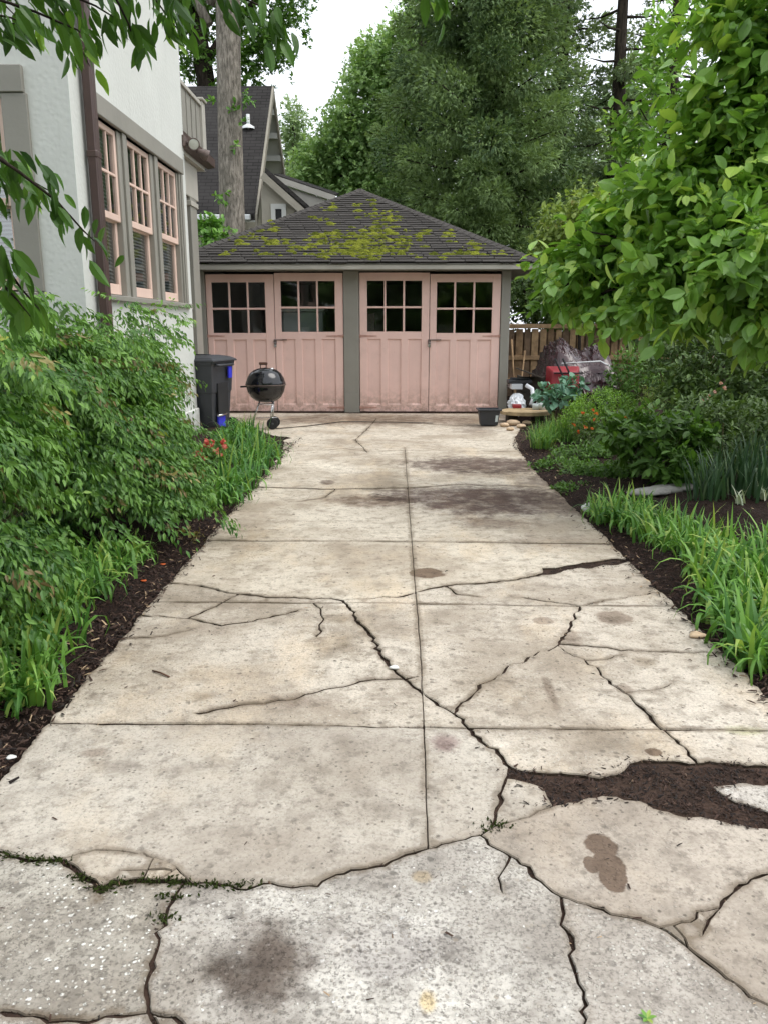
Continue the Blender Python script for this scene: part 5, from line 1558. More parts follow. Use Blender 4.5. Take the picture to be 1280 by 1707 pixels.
twig_leaves([(np.array((-2.6, 1.2, 4.9)), np.array((1.6, 1.5, .8))), (np.array((-3.4, .2, 6.0)), np.array((2.4, 2.4, 1.4))), (np.array((-2.0, 3.0, 5.9)), np.array((1.6, 1.4, .7)))], 900, 9, .3, .10, T_NARROW, M['l_cherry'], ct, droop=.4, inner=.3)

# ---------------------------------------------------------------- nandina bushes at the left
T_NAND = tmpl_leaf(.40, .14, .2, 3, .36)
def nandina(name, label, base, lobes_, n_sp, reds=.10, canes=60):
    t = empty(name, base, label, 'shrub', 'nandina bushes along the house')
    b_ = MB()
    for c, r in lobes_:
        for _ in range(9):
            e = Vector(c)+Vector([random.uniform(-.7, .7)*v for v in r]); s = Vector((base[0]+random.uniform(-.25, .25), c[1]+random.uniform(-.3, .3), .02))
            b_.tube(branch_pts(s, e, 5, .05), taper(.011, .005, 5), 5, cap=False)
    b_.build('canes', M['stem_green'], t)
    vol = np.array([np.prod(r) ** (2/3) for c, r in lobes_]); vol /= vol.sum()
    A = {'n': ([], [], [], [], []), 'r': ([], [], [], [], [])}
    for (c, r), share in zip(lobes_, vol):
        pc, dc = shell(c, r, max(6, int(n_sp*share/60)), .80, -.5)
        ix = rng.integers(0, len(pc), int(n_sp*share)); q_ = rng.normal(0, 1, (len(ix), 3))*np.array([.125, .125, .030])
        p = pc[ix]+q_-np.array([0, 0, 1])*(np.linalg.norm(q_[:, :2], axis=1)**2*2.8)[:, None]; d = unit(dc[ix]+q_*np.array([4., 4., 1.]))
        #lump = np.sin(p[:, 0]*8.1+p[:, 1]*5.3+1)*np.sin(p[:, 1]*7.7-p[:, 2]*6.9)+np.sin(p[:, 2]*9.3+p[:, 0]*4.1+2)
        nc_ = max(4, int(canes*share)); lines = []
        for _ in range(nc_):
            a_ = random.uniform(-1.9, .9); rr = random.uniform(.75, 1.12)
            s0 = np.array([c[0]+random.gauss(0, .1), c[1]+random.gauss(0, r[1]*.45), c[2]*.6])
            tp_ = np.array([c[0]+.35*r[0]*math.cos(a_), s0[1]+.3*math.sin(a_)*.6, c[2]+r[2]*random.uniform(.75, 1.05)])
            en = np.array([c[0]+rr*1.12*r[0]*math.cos(a_), s0[1]+rr*.6*math.sin(a_), c[2]+r[2]*random.uniform(-.1, .55)])
            for t_ in np.linspace(.45, 1.02, 15):
                lines.append(((1-t_)**2*s0+2*t_*(1-t_)*tp_*np.array([1, 1, 1.12])+t_*t_*en, en-tp_))
        for _ in range(max(3, int(canes*share*.25))):
            a_ = random.uniform(-2.2, 1.2); s0 = np.array([c[0]+random.uniform(-.3, .6)*r[0], c[1]+random.uniform(-.8, .8)*r[1], c[2]+r[2]*.7])
            en = s0+np.array([random.uniform(.05, .42), random.uniform(-.25, .25), random.uniform(.05, .32)]); md = (s0+en)/2+np.array([0, 0, .12])
            for t_ in np.linspace(.3, 1.0, 9): lines.append(((1-t_)**2*s0+2*t_*(1-t_)*md+t_*t_*en, en-s0+np.array([0, 0, -.1])))
        lp_ = np.array([l[0] for l in lines])+rng.normal(0, .02, (len(lines), 3)); ld_ = unit(np.array([l[1] for l in lines])+np.array([0, 0, .25]))
        p = np.concatenate([p, lp_]); d = np.concatenate([d, ld_]); q_ = np.concatenate([q_, np.full((len(lines), 3), .14)])
        keep = (p[:, 2] > .06) & (p[:, 0] > HX+.06) 
        p, d = p[keep], d[keep]; n_ = len(p)
        ax = unit(d*np.array([1, 1, .3])+np.array([.22, -.06, -.55])+rng.normal(0, .34, (n_, 3)))
        nrm = unit(np.array([0, 0, .75])+d*.8+rng.normal(0, .22, (n_, 3)))
        side = unit(np.cross(ax, nrm)); L = .16+.14*rng.random(n_)
        young = np.clip((p[:, 2]-c[2])/r[2], 0, 1)**2
        cl = rng.random(n_)*.8
        lit = np.clip(np.linalg.norm(q_[keep][:, :2], axis=1)/.16, 0, 1)
        red = rng.random(n_) < reds
        for kk in range(13):
            if kk == 12: tt, sg = 1.0, 0
            else: tt, sg = .18+.135*(kk//2), (1 if kk % 2 else -1)
            wsp = .55*(1-.5*tt)
            for sub in ((0.35, 1.0) if kk < 8 else (1.0,)):
                P_ = p+ax*(L*tt)[:, None]+side*(sg*L*wsp*sub*.55)[:, None]+np.array([0, 0, -.02])*tt+rng.normal(0, .006, (n_, 3))
                T_ = unit(ax*.75+side*sg*(.75 if sub < 1 else .5)+np.array([0, 0, -.55])+rng.normal(0, .28, (n_, 3)))
                s_ = .034+.026*rng.random(n_)
                ti = np.clip(.02+.42*cl+.18*rng.random(n_)+(.28*young+.18*lit)*tt, 0, 1)
                for key, msk in (('n', ~red), ('r', red)):
                    a = A[key]; a[0].append(P_[msk]); a[1].append(T_[msk]); a[2].append((nrm+rng.normal(0, .5, nrm.shape))[msk]); a[3].append(s_[msk]); a[4].append(ti[msk])
    for key, mm, nm in (('n', 'l_nandina', 'foliage'), ('r', 'l_nandina_red', 'bronze_foliage')):
        a = [np.concatenate(v) for v in A[key]]
        leaves(nm, T_NAND, a[0], a[1], a[2], a[3], M[mm], t, a[4])
    return t
nandina('nandina_bush', 'largest weeping nandina bush in front of the downspout', (-2.2, 5.6, .05),
        [(np.array((-2.28, 5.45, .72)), np.array((.48, .95, .78))), (np.array((-2.40, 4.9, 1.06)), np.array((.44, .9, .56))), (np.array((-2.0, 5.4, .42)), np.array((.38, .8, .44)))], 2300, .05)
nandina('nandina_bush', 'airy nandina bush against the stucco wall below the pink windows', (-2.3, 7.4, .05),
        [(np.array((-2.42, 7.25, .85)), np.array((.30, .65, .48))), (np.array((-2.42, 6.7, 1.12)), np.array((.30, .7, .40)))], 420, .16, 26)
nandina('nandina_bush', 'nearest nandina bush at the left rim of the picture', (-2.2, 3.5, .05),
        [(np.array((-2.30, 3.40, .78)), np.array((.55, .95, .62))), (np.array((-2.25, 3.3, .35)), np.array((.40, .8, .30)))], 1900, .03)

# ---------------------------------------------------------------- strap leaved clumps
def blades(n, L, arch, w, spread=.06, seg=6, upright=.6):
    V, Fq, ti = [], [], []
    for i in range(n):
        a = random.random()*2*PI
        l_ = L*random.uniform(.6, 1.1); th = random.uniform(.05, arch); ww = w*random.uniform(.7, 1.2)
        base = np.array([random.gauss(0, spread), random.gauss(0, spread), 0])
        h = np.array([math.cos(a), math.sin(a), 0]); sd_ = np.array([-h[1], h[0], 0])
        tw = random.uniform(-.5, .5)
        p = base.copy(); ang = PI/2-random.uniform(.02, .35)*(1-upright+.4)
        n0 = len(V); tt = random.random()
        for k in range(seg+1):
            t = k/seg
            wd = ww*(1-t**2.2)*.5+.0006
            s2 = sd_*math.cos(tw*t)+np.array([0, 0, 1])*math.sin(tw*t)*.5
            V += [p-s2*wd, p+s2*wd]; ti += [tt, tt]
            ang -= th*(.35+1.6*t)/seg*2.0
            p = p+(h*math.cos(ang)+np.array([0, 0, 1])*math.sin(ang))*l_/seg
        for k in range(seg): Fq.append((n0+2*k, n0+2*k+1, n0+2*k+3, n0+2*k+2))
    return np.array(V), np.array(Fq), np.array(ti)
protos = {}
def clump_mesh(key, n, L, arch, w, mat, spread, upright=.6):
    V, Fq, ti = blades(n, L, arch, w, spread, 6, upright)
    o = np_mesh(key, V, Fq, mat, tint=ti, smooth=True); me = o.data; col.objects.unlink(o); bpy.data.objects.remove(o)
    protos.setdefault(key, []).append(me)
for _ in range(4): clump_mesh('daylily_clump', 66, .47, 2.5, .031, M['l_lily'], .085)
for _ in range(3): clump_mesh('dark_lily', 84, .52, 2.3, .026, M['l_lily_dark'], .11)
for _ in range(3): clump_mesh('fine_grass', 170, .40, 1.2, .009, M['l_lily'], .08)
for _ in range(3): clump_mesh('iris', 26, .44, .40, .026, M['l_iris'], .07, .9)
clump_mesh('varieg', 12, .36, .8, .030, M['l_varieg'], .03)
ORD = ['nearest', 'second', 'third', 'fourth', 'fifth', 'sixth', 'seventh', 'eighth', 'ninth', 'tenth', 'eleventh', 'twelfth', 'thirteenth', 'fourteenth', 'fifteenth', 'sixteenth', 'seventeenth', 'eighteenth', 'nineteenth', 'twentieth', 'twenty-first', 'twenty-second', 'twenty-third', 'twenty-fourth', 'twenty-fifth', 'twenty-sixth']
def place(name, key, i, x, y, z, s, label, group, cat='plant'):
    me = protos[key][i % len(protos[key])]
    o = bpy.data.objects.new(name, me); col.objects.link(o)
    o.location = (x, y, z); o.rotation_euler = (random.gauss(0, .06), random.gauss(0, .06), random.random()*6.28); o.scale = (s, s, s*random.uniform(.9, 1.1))
    return tag(o, label, cat, group)
rp = [(1268, 1112, .9), (1240, 1085, .8), (1290, 1050, 1.0), (1225, 1040, .95), (1262, 1000, .95), (1196, 1010, .9), (1180, 975, .9), (1225, 965, .9), (1285, 965, 1.0), (1150, 945, .85), (1190, 930, .8), (1118, 922, .85), (1150, 905, .8),
      (1092, 905, .85), (1118, 890, .7), (1062, 890, .85), (1090, 878, .7), (1035, 880, .8), (1060, 868, .75), (1012, 868, .8), (1035, 858, .7), (1000, 858, .6)]
rp.sort(key=lambda p: -p[1])
for i, (px, py, s) in enumerate(rp):
    p = gp(px, py)
    place('daylily_clump', 'daylily_clump', i, p.x, p.y, z_right(p.x, p.y)-.01, s*.85, '%s bright green daylily clump along the right driveway edge, counted from the front' % ORD[i], 'daylilies along the right edge')
lp = [(15, 1180, .7), (48, 1145, .75), (-30, 1120, .8), (60, 1090, .75), (20, 1080, .8), (100, 1040, .7), (150, 1005, .7), (115, 990, .7), (185, 975, .7), (225, 945, .55), (170, 945, .6)]
lp.sort(key=lambda p: -p[1])
for i, (px, py, s) in enumerate(lp):
    p = gp(px, py)
    place('daylily_clump', 'daylily_clump', i+1, p.x+.03, p.y, z_left(p.x, p.y)-.01, s*.92, '%s lily clump at the foot of the left nandinas, counted from the front' % ORD[i], 'lilies below the nandina bushes')
dp = [(330, 868, .6, 'fine_grass'), (352, 850, .75, 'daylily_clump'), (378, 838, .9, 'dark_lily'), (402, 818, .9, 'dark_lily'), (418, 796, .85, 'dark_lily'), (440, 778, .85, 'dark_lily'), (400, 775, .85, 'dark_lily'), (448, 762, .7, 'dark_lily'),
      (425, 758, .8, 'dark_lily'), (398, 755, .8, 'dark_lily'), (425, 742, .75, 'dark_lily'), (412, 735, .6, 'dark_lily')]
dp.sort(key=lambda p: -p[1])
for i, (px, py, s, key) in enumerate(dp):
    p = gp(px, py)
    place('lily_clump', key, i, p.x-.05, p.y, max(0, z_left(p.x, p.y))-.01, s, '%s deep green lily clump between azalea and grill, counted from the front' % ORD[i], 'lilies beside the trash cart')
for i, (px, py, s) in enumerate(((905, 752, .85), (930, 745, .9), (918, 735, .9), (895, 735, .7))):
    p = gp(px, py); place('grass_clump', 'fine_grass', i, p.x, p.y, z_right(p.x, p.y)-.01, s, '%s fine pale grass clump beside the round boxwood, counted from the front' % ORD[i], 'pale grasses by the boxwood')
for i, (px, py, s) in enumerate(((1170, 855, .9), (1195, 850, 1.0), (1215, 840, 1.0), (1245, 848, 1.0), (1270, 856, 1.0), (1290, 840, 1.1), (1180, 835, .9), (1262, 832, 1.0), (1228, 828, 1.0))):
    p = gp(px, py); place('iris_clump', 'iris', i, p.x, p.y, z_right(p.x, p.y)-.01, s, '%s iris clump in the shade at the right rim, counted from the left' % ['leftmost', 'third', 'fourth', 'sixth', 'eighth', 'rightmost', 'second', 'seventh', 'fifth'][i], 'irises in the shade')
for i, (px, py, s) in enumerate(((1228, 862, .62), (1268, 860, .55))):
    p = gp(px, py); place('variegated_plant', 'varieg', i, p.x, p.y, z_right(p.x, p.y), s, 'whitish strap leaved plant before the irises, %s of two' % ('left', 'right')[i], 'whitish plants before the irises')

# ---------------------------------------------------------------- shrubs and perennials in the beds
def shrub(name, label, lobes_, n_tw, per, size, tm, mat, tw=.12, inner=.55, up=.4, droop=0, group=None, stem='stem_green', cat='shrub', spread=.8, z0=None):
    c0 = lobes_[0][0]; base = (c0[0], c0[1], z_right(c0[0], c0[1]) if z0 is None else z0)
    t = empty(name, base, label, cat, group)
    b_ = MB()
    for c, r in lobes_:
        for _ in range(6): b_.tube(branch_pts(Vector(base)+Vector((random.gauss(0, .05), random.gauss(0, .05), -.02)), Vector(c)+Vector([random.uniform(-.6, .6)*v for v in r]), 5, .05), taper(.012, .004, 5), 5, cap=False)
    b_.build('stem', M[stem], t)
    twig_leaves(lobes_, n_tw, per, tw, size, tm, mat, t, up_bias=up, inner=inner, droop=droop, name='foliage', spread=spread)
    return t
def flowers(parent, pts_, size, mat, name='flower'):
    for p in pts_:
        n_ = 7; P_ = np.tile(np.array(p), (n_, 1)); d = rdir(n_)+np.array([.3, -.6, .6])
        leaves(name, T_BROAD, P_, d, rdir(n_), np.full(n_, size), mat, parent)
bx = shrub('boxwood', 'clipped round bright green boxwood right of the wooden disc', [lobe(1005, 692, 62, 42, 10.4), lobe(965, 705, 34, 34, 10.2)], 1500, 8, .035, T_SMALL, M['l_box'], .07, .75)
az = shrub('orange_azalea', 'small shrub with orange blossoms in front of the boxwood', [lobe(978, 715, 30, 26, 9.8), lobe(1000, 730, 20, 16, 9.8)], 200, 8, .04, T_SMALL, M['l_under'], .08, .5)
flowers(az, [at(px, py, 9.62) for px, py in ((970, 690), (986, 684), (988, 700), (975, 712), (985, 716), (962, 720), (1040, 697), (955, 708), (992, 690))], .034, M['petal_orange'])
shrub('leafy_perennial', 'broad leaved dark green perennial arching in front of the boxwood', [lobe(1100, 728, 92, 44, 7.6, .7), lobe(1050, 716, 46, 26, 7.8), lobe(1120, 775, 60, 26, 7.3)], 300, 8, .12, T_OVAL, M['l_maple'], .16, .35, .2, .15, spread=1.0)
shrub('hosta', 'blue-green hosta behind the boxwood beside the tarpaulin heap', [lobe(925, 657, 30, 18, 12.4), lobe(955, 648, 22, 18, 12.6)], 34, 8, .15, T_BROAD, M['l_hosta'], .10, .3, .3, .2, cat='plant')
shrub('viburnum', 'upright mid green shrub behind the boxwood', [lobe(1045, 620, 30, 40, 12.2), lobe(1080, 640, 40, 40, 11.8), lobe(1030, 660, 30, 26, 12)], 240, 8, .09, T_OVAL, M['l_maple'], .2, .3)
shrub('shade_shrub', 'dense dark shrub filling the shade right under the large leaved crown', [lobe(1130, 610, 70, 50, 10.2), lobe(1210, 620, 80, 60, 9.6), lobe(1275, 640, 60, 70, 9.2), lobe(1160, 560, 80, 40, 10.4), lobe(1250, 560, 70, 40, 9.8)], 900, 9, .085, T_OVAL, M['l_under'], .16, .3)
rh = shrub('rhododendron', 'dark shrub with faded pink blossoms under the large leaved tree', [lobe(1180, 690, 70, 46, 9.2), lobe(1140, 660, 46, 30, 9.6), lobe(1240, 720, 70, 50, 8.6)], 420, 9, .10, T_OVAL, M['l_under'], .14, .35)
flowers(rh, [at(px, py, 8.7) for px, py in ((1168, 670), (1188, 655), (1198, 640), (1180, 662), (1205, 648))], .04, M['petal_pink'])
shrub('fern_shrub', 'yellowish fine leaved shrub above the boxwood in the shade', [lobe(1145, 640, 40, 26, 10.8), lobe(1100, 660, 34, 20, 10.6)], 240, 9, .05, T_NARROW, M['l_lilac'], .14, .3)
shrub('dark_bush', 'low dark bush between the perennial and the irises', [lobe(1200, 765, 60, 50, 7.6, .8), lobe(1260, 730, 70, 70, 7.9, .8), lobe(1170, 700, 50, 40, 8.0)], 700, 9, .07, T_OVAL, M['l_under'], .12, .35)
for k, (px, py, Y, rx, ry, lab) in enumerate(((930, 788, 8.6, 56, 18, 'low spreading juniper nearest the driveway stain'), (985, 795, 8.2, 62, 24, 'low dark groundcover shrub under the perennial'), (1050, 795, 7.9, 66, 30, 'dark groundcover shrub right of the low juniper'), (960, 826, 7.4, 46, 16, 'wispy groundcover just above the daylilies'), (985, 762, 9.0, 76, 22, 'dark groundcover shrub before the orange blossoms'))):
    shrub('groundcover_shrub', lab, [lobe(px, py, rx, ry, Y)], 420, 9, .052, T_OVAL, M['l_maple'], .10, .2, .2, .1, 'groundcover shrubs in the right bed')
shrub('sedum', 'bright low yellow-green groundcover behind the right daylilies', [lobe(1235, 905, 48, 18, 5.6), lobe(1275, 915, 40, 22, 5.3)], 420, 8, .030, T_SMALL, M['l_box'], .06, .4)
shrub('sedum', 'low green groundcover in front of the flat edging stones', [lobe(1080, 862, 46, 10, 6.7), lobe(1120, 858, 40, 8, 6.7)], 300, 8, .030, T_SMALL, M['l_maple'], .06, .3)
az2 = shrub('red_azalea', 'azalea with coral red blossoms below the trash cart', [lobe(325, 768, 46, 26, 8.0), lobe(362, 758, 30, 24, 8.2), lobe(305, 800, 34, 28, 7.4)], 420, 8, .045, T_OVAL, M['l_maple'], .08, .4, z0=.02)
flowers(az2, [at(px, py, 7.3) for px, py in ((309, 750), (336, 752), (344, 745), (330, 758), (346, 737), (371, 737), (375, 748), (352, 745), (326, 798), (282, 755), (345, 742), (362, 752), (356, 738), (318, 745), (340, 765), (322, 757), (372, 742), (300, 765), (366, 760))], .042, M['petal_red'])
shrub('green_bush', 'fresh green low shrub at the foot of the trash cart', [lobe(378, 740, 30, 24, 10.2), lobe(390, 715, 20, 14, 10.9)], 260, 8, .06, T_NARROW, M['l_lily_dark'], .12, .4, z0=.02)
for k, (px, py, Y, rx, ry, lab) in enumerate(((215, 955, 4.9, 40, 16, 'low leafy seedlings at the foot of the largest nandina'), (300, 905, 5.6, 40, 18, 'leafy green undergrowth at the right foot of the largest nandina'), (60, 1070, 3.8, 40, 20, 'leafy undergrowth at the foot of the nearest nandina'))):
    shrub('undergrowth', lab, [lobe(px, py, rx, ry, Y)], 110, 8, .055, T_OVAL, M['l_nandina_red' if k == 1 else 'l_nandina'], .10, .2, .3, z0=.03, cat='plant')
# sprout at the lower right rim of the picture
p = gp(1078, 1698)
sw = empty('weed_sprout', p, 'tiny green weed sprout at the bottom right of the driveway', 'weed')
leaves('leaf', T_OVAL, np.tile(np.array(p), (6, 1)), np.array([(math.cos(a), math.sin(a), .5) for a in range(6)]), np.tile(np.array([0, 0, 1.]), (6, 1)), np.full(6, .022), M['l_lily'], sw)
# ---------------------------------------------------------------- kettle grill
gw_ = gp(455, 716)
gc = Vector((gw_.x-.10, gw_.y+.12, 0))
gr = empty('kettle_grill', gc, 'black round charcoal kettle grill on three legs with wheels', 'grill')
R_ = .29; zc = .66
lidp = [(R_+.006, zc+.005), (R_+.008, zc+.02), (R_-.004, zc+.05), (R_*.93, zc+.10), (R_*.80, zc+.165), (R_*.58, zc+.215), (R_*.30, zc+.24), (.001, zc+.248)]
lid = MB().lathe(lidp, gc, 40).build('lid', M['enamel'], gr)
bowlp = [(.001, zc-.27), (R_*.30, zc-.262), (R_*.55, zc-.238), (R_*.78, zc-.185), (R_*.93, zc-.11), (R_*.99, zc-.04), (R_+.002, zc-.008), (R_+.010, zc-.004), (R_+.010, zc+.004)]
MB().lathe(bowlp, gc, 40).build('bowl', M['enamel'], gr)
MB().lathe([(R_+.0105, zc-.006), (R_+.014, zc), (R_+.0105, zc+.006)], gc, 40).build('rim', M['iron'], gr)
h_ = MB(); h_.box((gc.x-.09, gc.y-.022, zc+.288), (gc.x+.035, gc.y+.022, zc+.328), .01); h_.tube([(gc.x-.07, gc.y, zc+.235), (gc.x-.07, gc.y, zc+.30)], .008, 6); h_.tube([(gc.x+.015, gc.y, zc+.24), (gc.x+.015, gc.y, zc+.30)], .008, 6); h_.build('lid_handle', M['wood_handle'], lid)
MB().lathe([(.035, 0), (.035, .015), (.001, .02)], (gc.x+.10, gc.y-.05, zc+.228), 16).build('vent', M['chrome'], lid)
h_ = MB(); h_.tube([(gc.x-R_, gc.y, zc-.03), (gc.x-R_-.09, gc.y-.01, zc-.035)], .013, 8); h_.build('side_handle', M['black_rubber'], gr)
wheel_c = Vector((gw_.x, gw_.y, .085))
axle = (wheel_c+Vector((-.0, .14, 0)))
for (a, b__) in ((gc+Vector((.10, -.05, zc-.25)), wheel_c+Vector((-.035, .03, 0))), (gc+Vector((.09, .12, zc-.25)), axle+Vector((-.03, .10, 0))), (gc+Vector((-.10, 0, zc-.25)), gc+Vector((-.25, .02, .0)))):
    MB().tube([a, b__], .012, 8).build('leg', M['chrome'], gr)
for c in (wheel_c, axle+Vector((-.01, .13, 0))):
    wm = MB(); Rm = Matrix.Rotation(PI/2, 3, 'X') @ Matrix.Rotation(.25, 3, 'Y')
    wm.lathe([(.02, -.02), (.078, -.022), (.085, -.014), (.085, .014), (.078, .022), (.055, .018), (.02, .02), (.001, .02)], c, 24, Rm); wo = wm.build('wheel', M['black_rubber'], gr)
    MB().lathe([(.001, .021), (.016, .024), (.02, .018)], c, 12, Rm).build('hub', M['black_plastic'], wo)
MB().tube([wheel_c, axle+Vector((-.01, .13, 0))], .008, 6).build('axle', M['chrome'], gr)
MB().tube([gc+Vector((-.16, 0, .16)), gc+Vector((.15, .05, .16))], .005, 5).build('brace', M['chrome'], gr)
MB().lathe([(.12, .36), (.135, .375), (.12, .372)], gc, 24).build('ash_catcher', M['chrome'], gr)

# ---------------------------------------------------------------- trash cart
tc = empty('trash_cart', (-2.74, 11.3, 0), 'black wheeled trash cart with blue wheel strip beside the house corner', 'trash cart')
RT = Matrix.Translation(Vector((-2.72, 11.28, 0))) @ Matrix.Rotation(math.radians(-14), 4, 'Z')
def cart_loop(z, hx, hy, dx=0): return [RT @ Vector((sx*hx+dx, sy*hy, z)) for sx, sy in ((-1, -1), (1, -1), (1, 1), (-1, 1))]
b_ = MB()
secs = [(.05, .23, .26), (.30, .245, .28), (.60, .265, .30), (.62, .275, .31), (.98, .295, .335), (1.0, .315, .355), (1.03, .315, .355)]
vs = [];  fs = []
for z, hx, hy in secs: vs += cart_loop(z, hx, hy)
for i in range(len(secs)-1):
    for k in range(4): fs.append((i*4+k, i*4+(k+1) % 4, i*4+4+(k+1) % 4, i*4+4+k))
fs += [(3, 2, 1, 0)]
b_.add(vs, fs); body = b_.build('body', M['black_plastic'], tc)
bv = body.modifiers.new("bevel", 'BEVEL'); bv.width = .025; bv.segments = 3; bv.limit_method = 'ANGLE'
b_ = MB(); vs = []
for z, hx, hy, dx in ((1.031, .335, .375, .01), (1.055, .335, .375, .01), (1.09, .28, .31, 0), (1.115, .17, .2, -.02)): vs += cart_loop(z, hx, hy, dx)
fs = [(3, 2, 1, 0), (12, 13, 14, 15)]
for i in range(3):
    for k in range(4): fs.append((i*4+k, i*4+(k+1) % 4, i*4+4+(k+1) % 4, i*4+4+k))
b_.add(vs, fs); lid_ = b_.build('lid', M['black_plastic'], tc)
bv = lid_.modifiers.new("bevel", 'BEVEL'); bv.width = .015; bv.segments = 2; bv.limit_method = 'ANGLE'
b_ = MB(); b_.box((-.12, -.05, 1.118), (.10, .05, 1.128), .004, RT); b_.build('lid_rib', M['black_plastic'], lid_)
b_ = MB(); b_.box((.278, -.17, .32), (.297, .14, .74), .004, RT); b_.build('back_recess', M['dark'], tc)
b_ = MB(); b_.tube([RT @ Vector((.32, -.26, .99)), RT @ Vector((.355, -.22, .985)), RT @ Vector((.355, .22, .985)), RT @ Vector((.32, .26, .99))], .017, 8); b_.build('handle', M['black_plastic'], tc)
b_ = MB(); b_.box((.315, .10, .80), (.342, .20, .96), .006, RT); b_.build('handle_bracket', M['blue_plastic'], tc)
b_ = MB(); b_.tube([RT @ Vector((.30, -.20, .30)), RT @ Vector((.30, .05, .30))], .016, 8); b_.build('catch_bar', M['chrome'], tc)
b_ = MB(); b_.box((.252, -.16, .04), (.279, .06, .29), .006, RT); b_.build('blue_strip', M['blue_plastic'], tc)
for sy in (-1, 1):
    c = RT @ Vector((.26, sy*.30, .115)); Rw = (RT.to_3x3() @ Matrix.Rotation(PI/2, 3, 'X'))
    b_ = MB(); b_.lathe([(.03, -.025), (.105, -.025), (.115, -.015), (.115, .015), (.105, .025), (.03, .025), (.001, .025)], c, 24, Rw); b_.build('wheel', M['black_rubber'], tc)

# wire or cord along the base of the stucco and the black cord on the apron
cd = [gp(462, 716), gp(510, 711.5), gp(570, 704), gp(660, 705), gp(720, 706.5)]
tag(MB().tube([p+Vector((random.gauss(0, .01), 0, .012)) for p in cd], .006, 6).build('power_cord', M['black_rubber'], origin=tuple(cd[0])), 'thin black cord lying on the concrete behind the grill', 'cord')

# ---------------------------------------------------------------- fence behind the garage corner
FY = 17.4
fe = empty('wooden_fence', (2.2, FY, 0), 'weathered brown board fence right of the garage', 'fence')
M['board_a'] = plain('board_a', S(150, 122, 92), .85, .3, 6, bump=.4, bscale=20, dirt=.4)
M['board_b'] = plain('board_b', S(120, 98, 78), .85, .3, 6, bump=.4, bscale=20, dirt=.5)
M['board_c'] = plain('board_c', S(172, 142, 108), .85, .3, 6, bump=.4, bscale=20, dirt=.4)
x = 2.0; k = 0
while x < 6.6:
    wd = random.uniform(.12, .15); lean = random.gauss(0, .006)
    b_ = MB(); zt = 1.47+random.gauss(0, .012); b_.box((x, FY+random.gauss(0, .006), .05), (x+wd, FY+.022, zt), .004); b_.build('board', M[random.choice(('board_a', 'board_a', 'board_b', 'board_c'))], fe)
    x += wd+random.uniform(.025, .045); k += 1
for z in (.35, .82, 1.475):
    b_ = MB(); b_.box((1.98, FY-.06, z), (6.65, FY-.012, z+.09), .006); b_.build('rail', M['board_c'], fe)
b_ = MB(); x = 2.0
b_.box((1.98, FY+.05, .05), (6.65, FY+.07, 1.40)); b_.build('backing_boards', M['board_b'], fe)

# ---------------------------------------------------------------- tarpaulin heap
M['tarp'] = plain('tarp', S(60, 40, 42), .26, .2, 5, spec=.6)
tx0, tx1 = at(880, 600, 14.6).x, at(1035, 600, 14.6).x
nx, ny = 110, 60
V = []
def crum(x, y, z):
    f = 0
    for a, b, c, w, ph in ((5, 3, 6, .5, 0), (9, -7, 8, .35, 1), (-13, 11, 15, .22, 2), (21, 9, -19, .14, 4), (-6, 15, 27, .16, 3)):
        f += w*abs(math.sin(a*x+b*y+c*z+ph+1.5*math.sin(b*x*.7+a*z*.6+ph)))
    return f
for j in range(ny+1):
    for i in range(nx+1):
        u, v = i/nx, j/ny
        ph = PI*v
        ridge = .92+.34*math.exp(-((u-.34)/.16)**2)+.26*math.exp(-((u-.72)/.13)**2)
        env = min(1, 5*u, 5*(1-u))**.5
        x = tx0+(tx1-tx0)*u; y = 14.75-(.55+.35*env)*math.cos(ph); z = ridge*env*math.sin(ph)**.55
        k = crum(x, y, z)
        k += .22*abs(math.sin(31*x+17*z+2*math.sin(23*z+9*x)))
        V.append((x+.06*(k-.7), y-.12*(k-.7), max(.03, z*(1-.16*(k-.7))+.05)))
Fq = [(j*(nx+1)+i, j*(nx+1)+i+1, (j+1)*(nx+1)+i+1, (j+1)*(nx+1)+i) for j in range(ny) for i in range(nx)]
tag(np_mesh('tarpaulin_heap', V, Fq, M['tarp'], origin=((tx0+tx1)/2, 14.7, 0)), 'heap covered with a crumpled glossy brown tarpaulin before the fence', 'tarpaulin')
# pale pole lying across the tarp
tag(MB().tube([at(935, 606, 13.85), at(1000, 602, 13.85), at(1018, 612, 13.85)], .012, 6).build('pale_pole', M['white_metal'], origin=tuple(at(935, 606, 13.85))), 'thin pale pole lying across the front of the tarpaulin', 'pole')
# red wheelbarrow stood up against the heap
M['red'] = plain('red_paint', S(136, 34, 42), .5, .15, 6, dirt=.5)
wb = empty('wheelbarrow', at(940, 655, 13.5)*Vector((1, 1, 0)), 'red wheelbarrow standing against the tarpaulin heap', 'wheelbarrow')
a0, a1 = at(918, 646, 13.5), at(962, 620, 13.5)
b_ = MB(); xl, xr, zl, zh = a0.x, a1.x, a0.z, a1.z
b_.add([(xl, 13.5, zl), (xr, 13.5, zl), (xr+.02, 13.55, zh), (xl+.02, 13.55, zh), (xl-.06, 13.72, zl-.1), (xr+.08, 13.72, zl-.1), (xr+.09, 13.78, zh+.08), (xl-.05, 13.78, zh+.08)],
       [(0, 1, 2, 3), (1, 5, 6, 2), (2, 6, 7, 3), (3, 7, 4, 0), (0, 4, 5, 1)])
tray = b_.build('tray', M['red'], wb); bv = tray.modifiers.new("bevel", 'BEVEL'); bv.width = .03; bv.segments = 3
for x in (xl+.17, xl+.30):
    MB().tube([(x-.14, 13.46, zh+.22), (x, 13.465, zh-.05), (x+.05, 13.46, zl-.12)], .016, 7).build('handle', M['black_rubber'], wb)
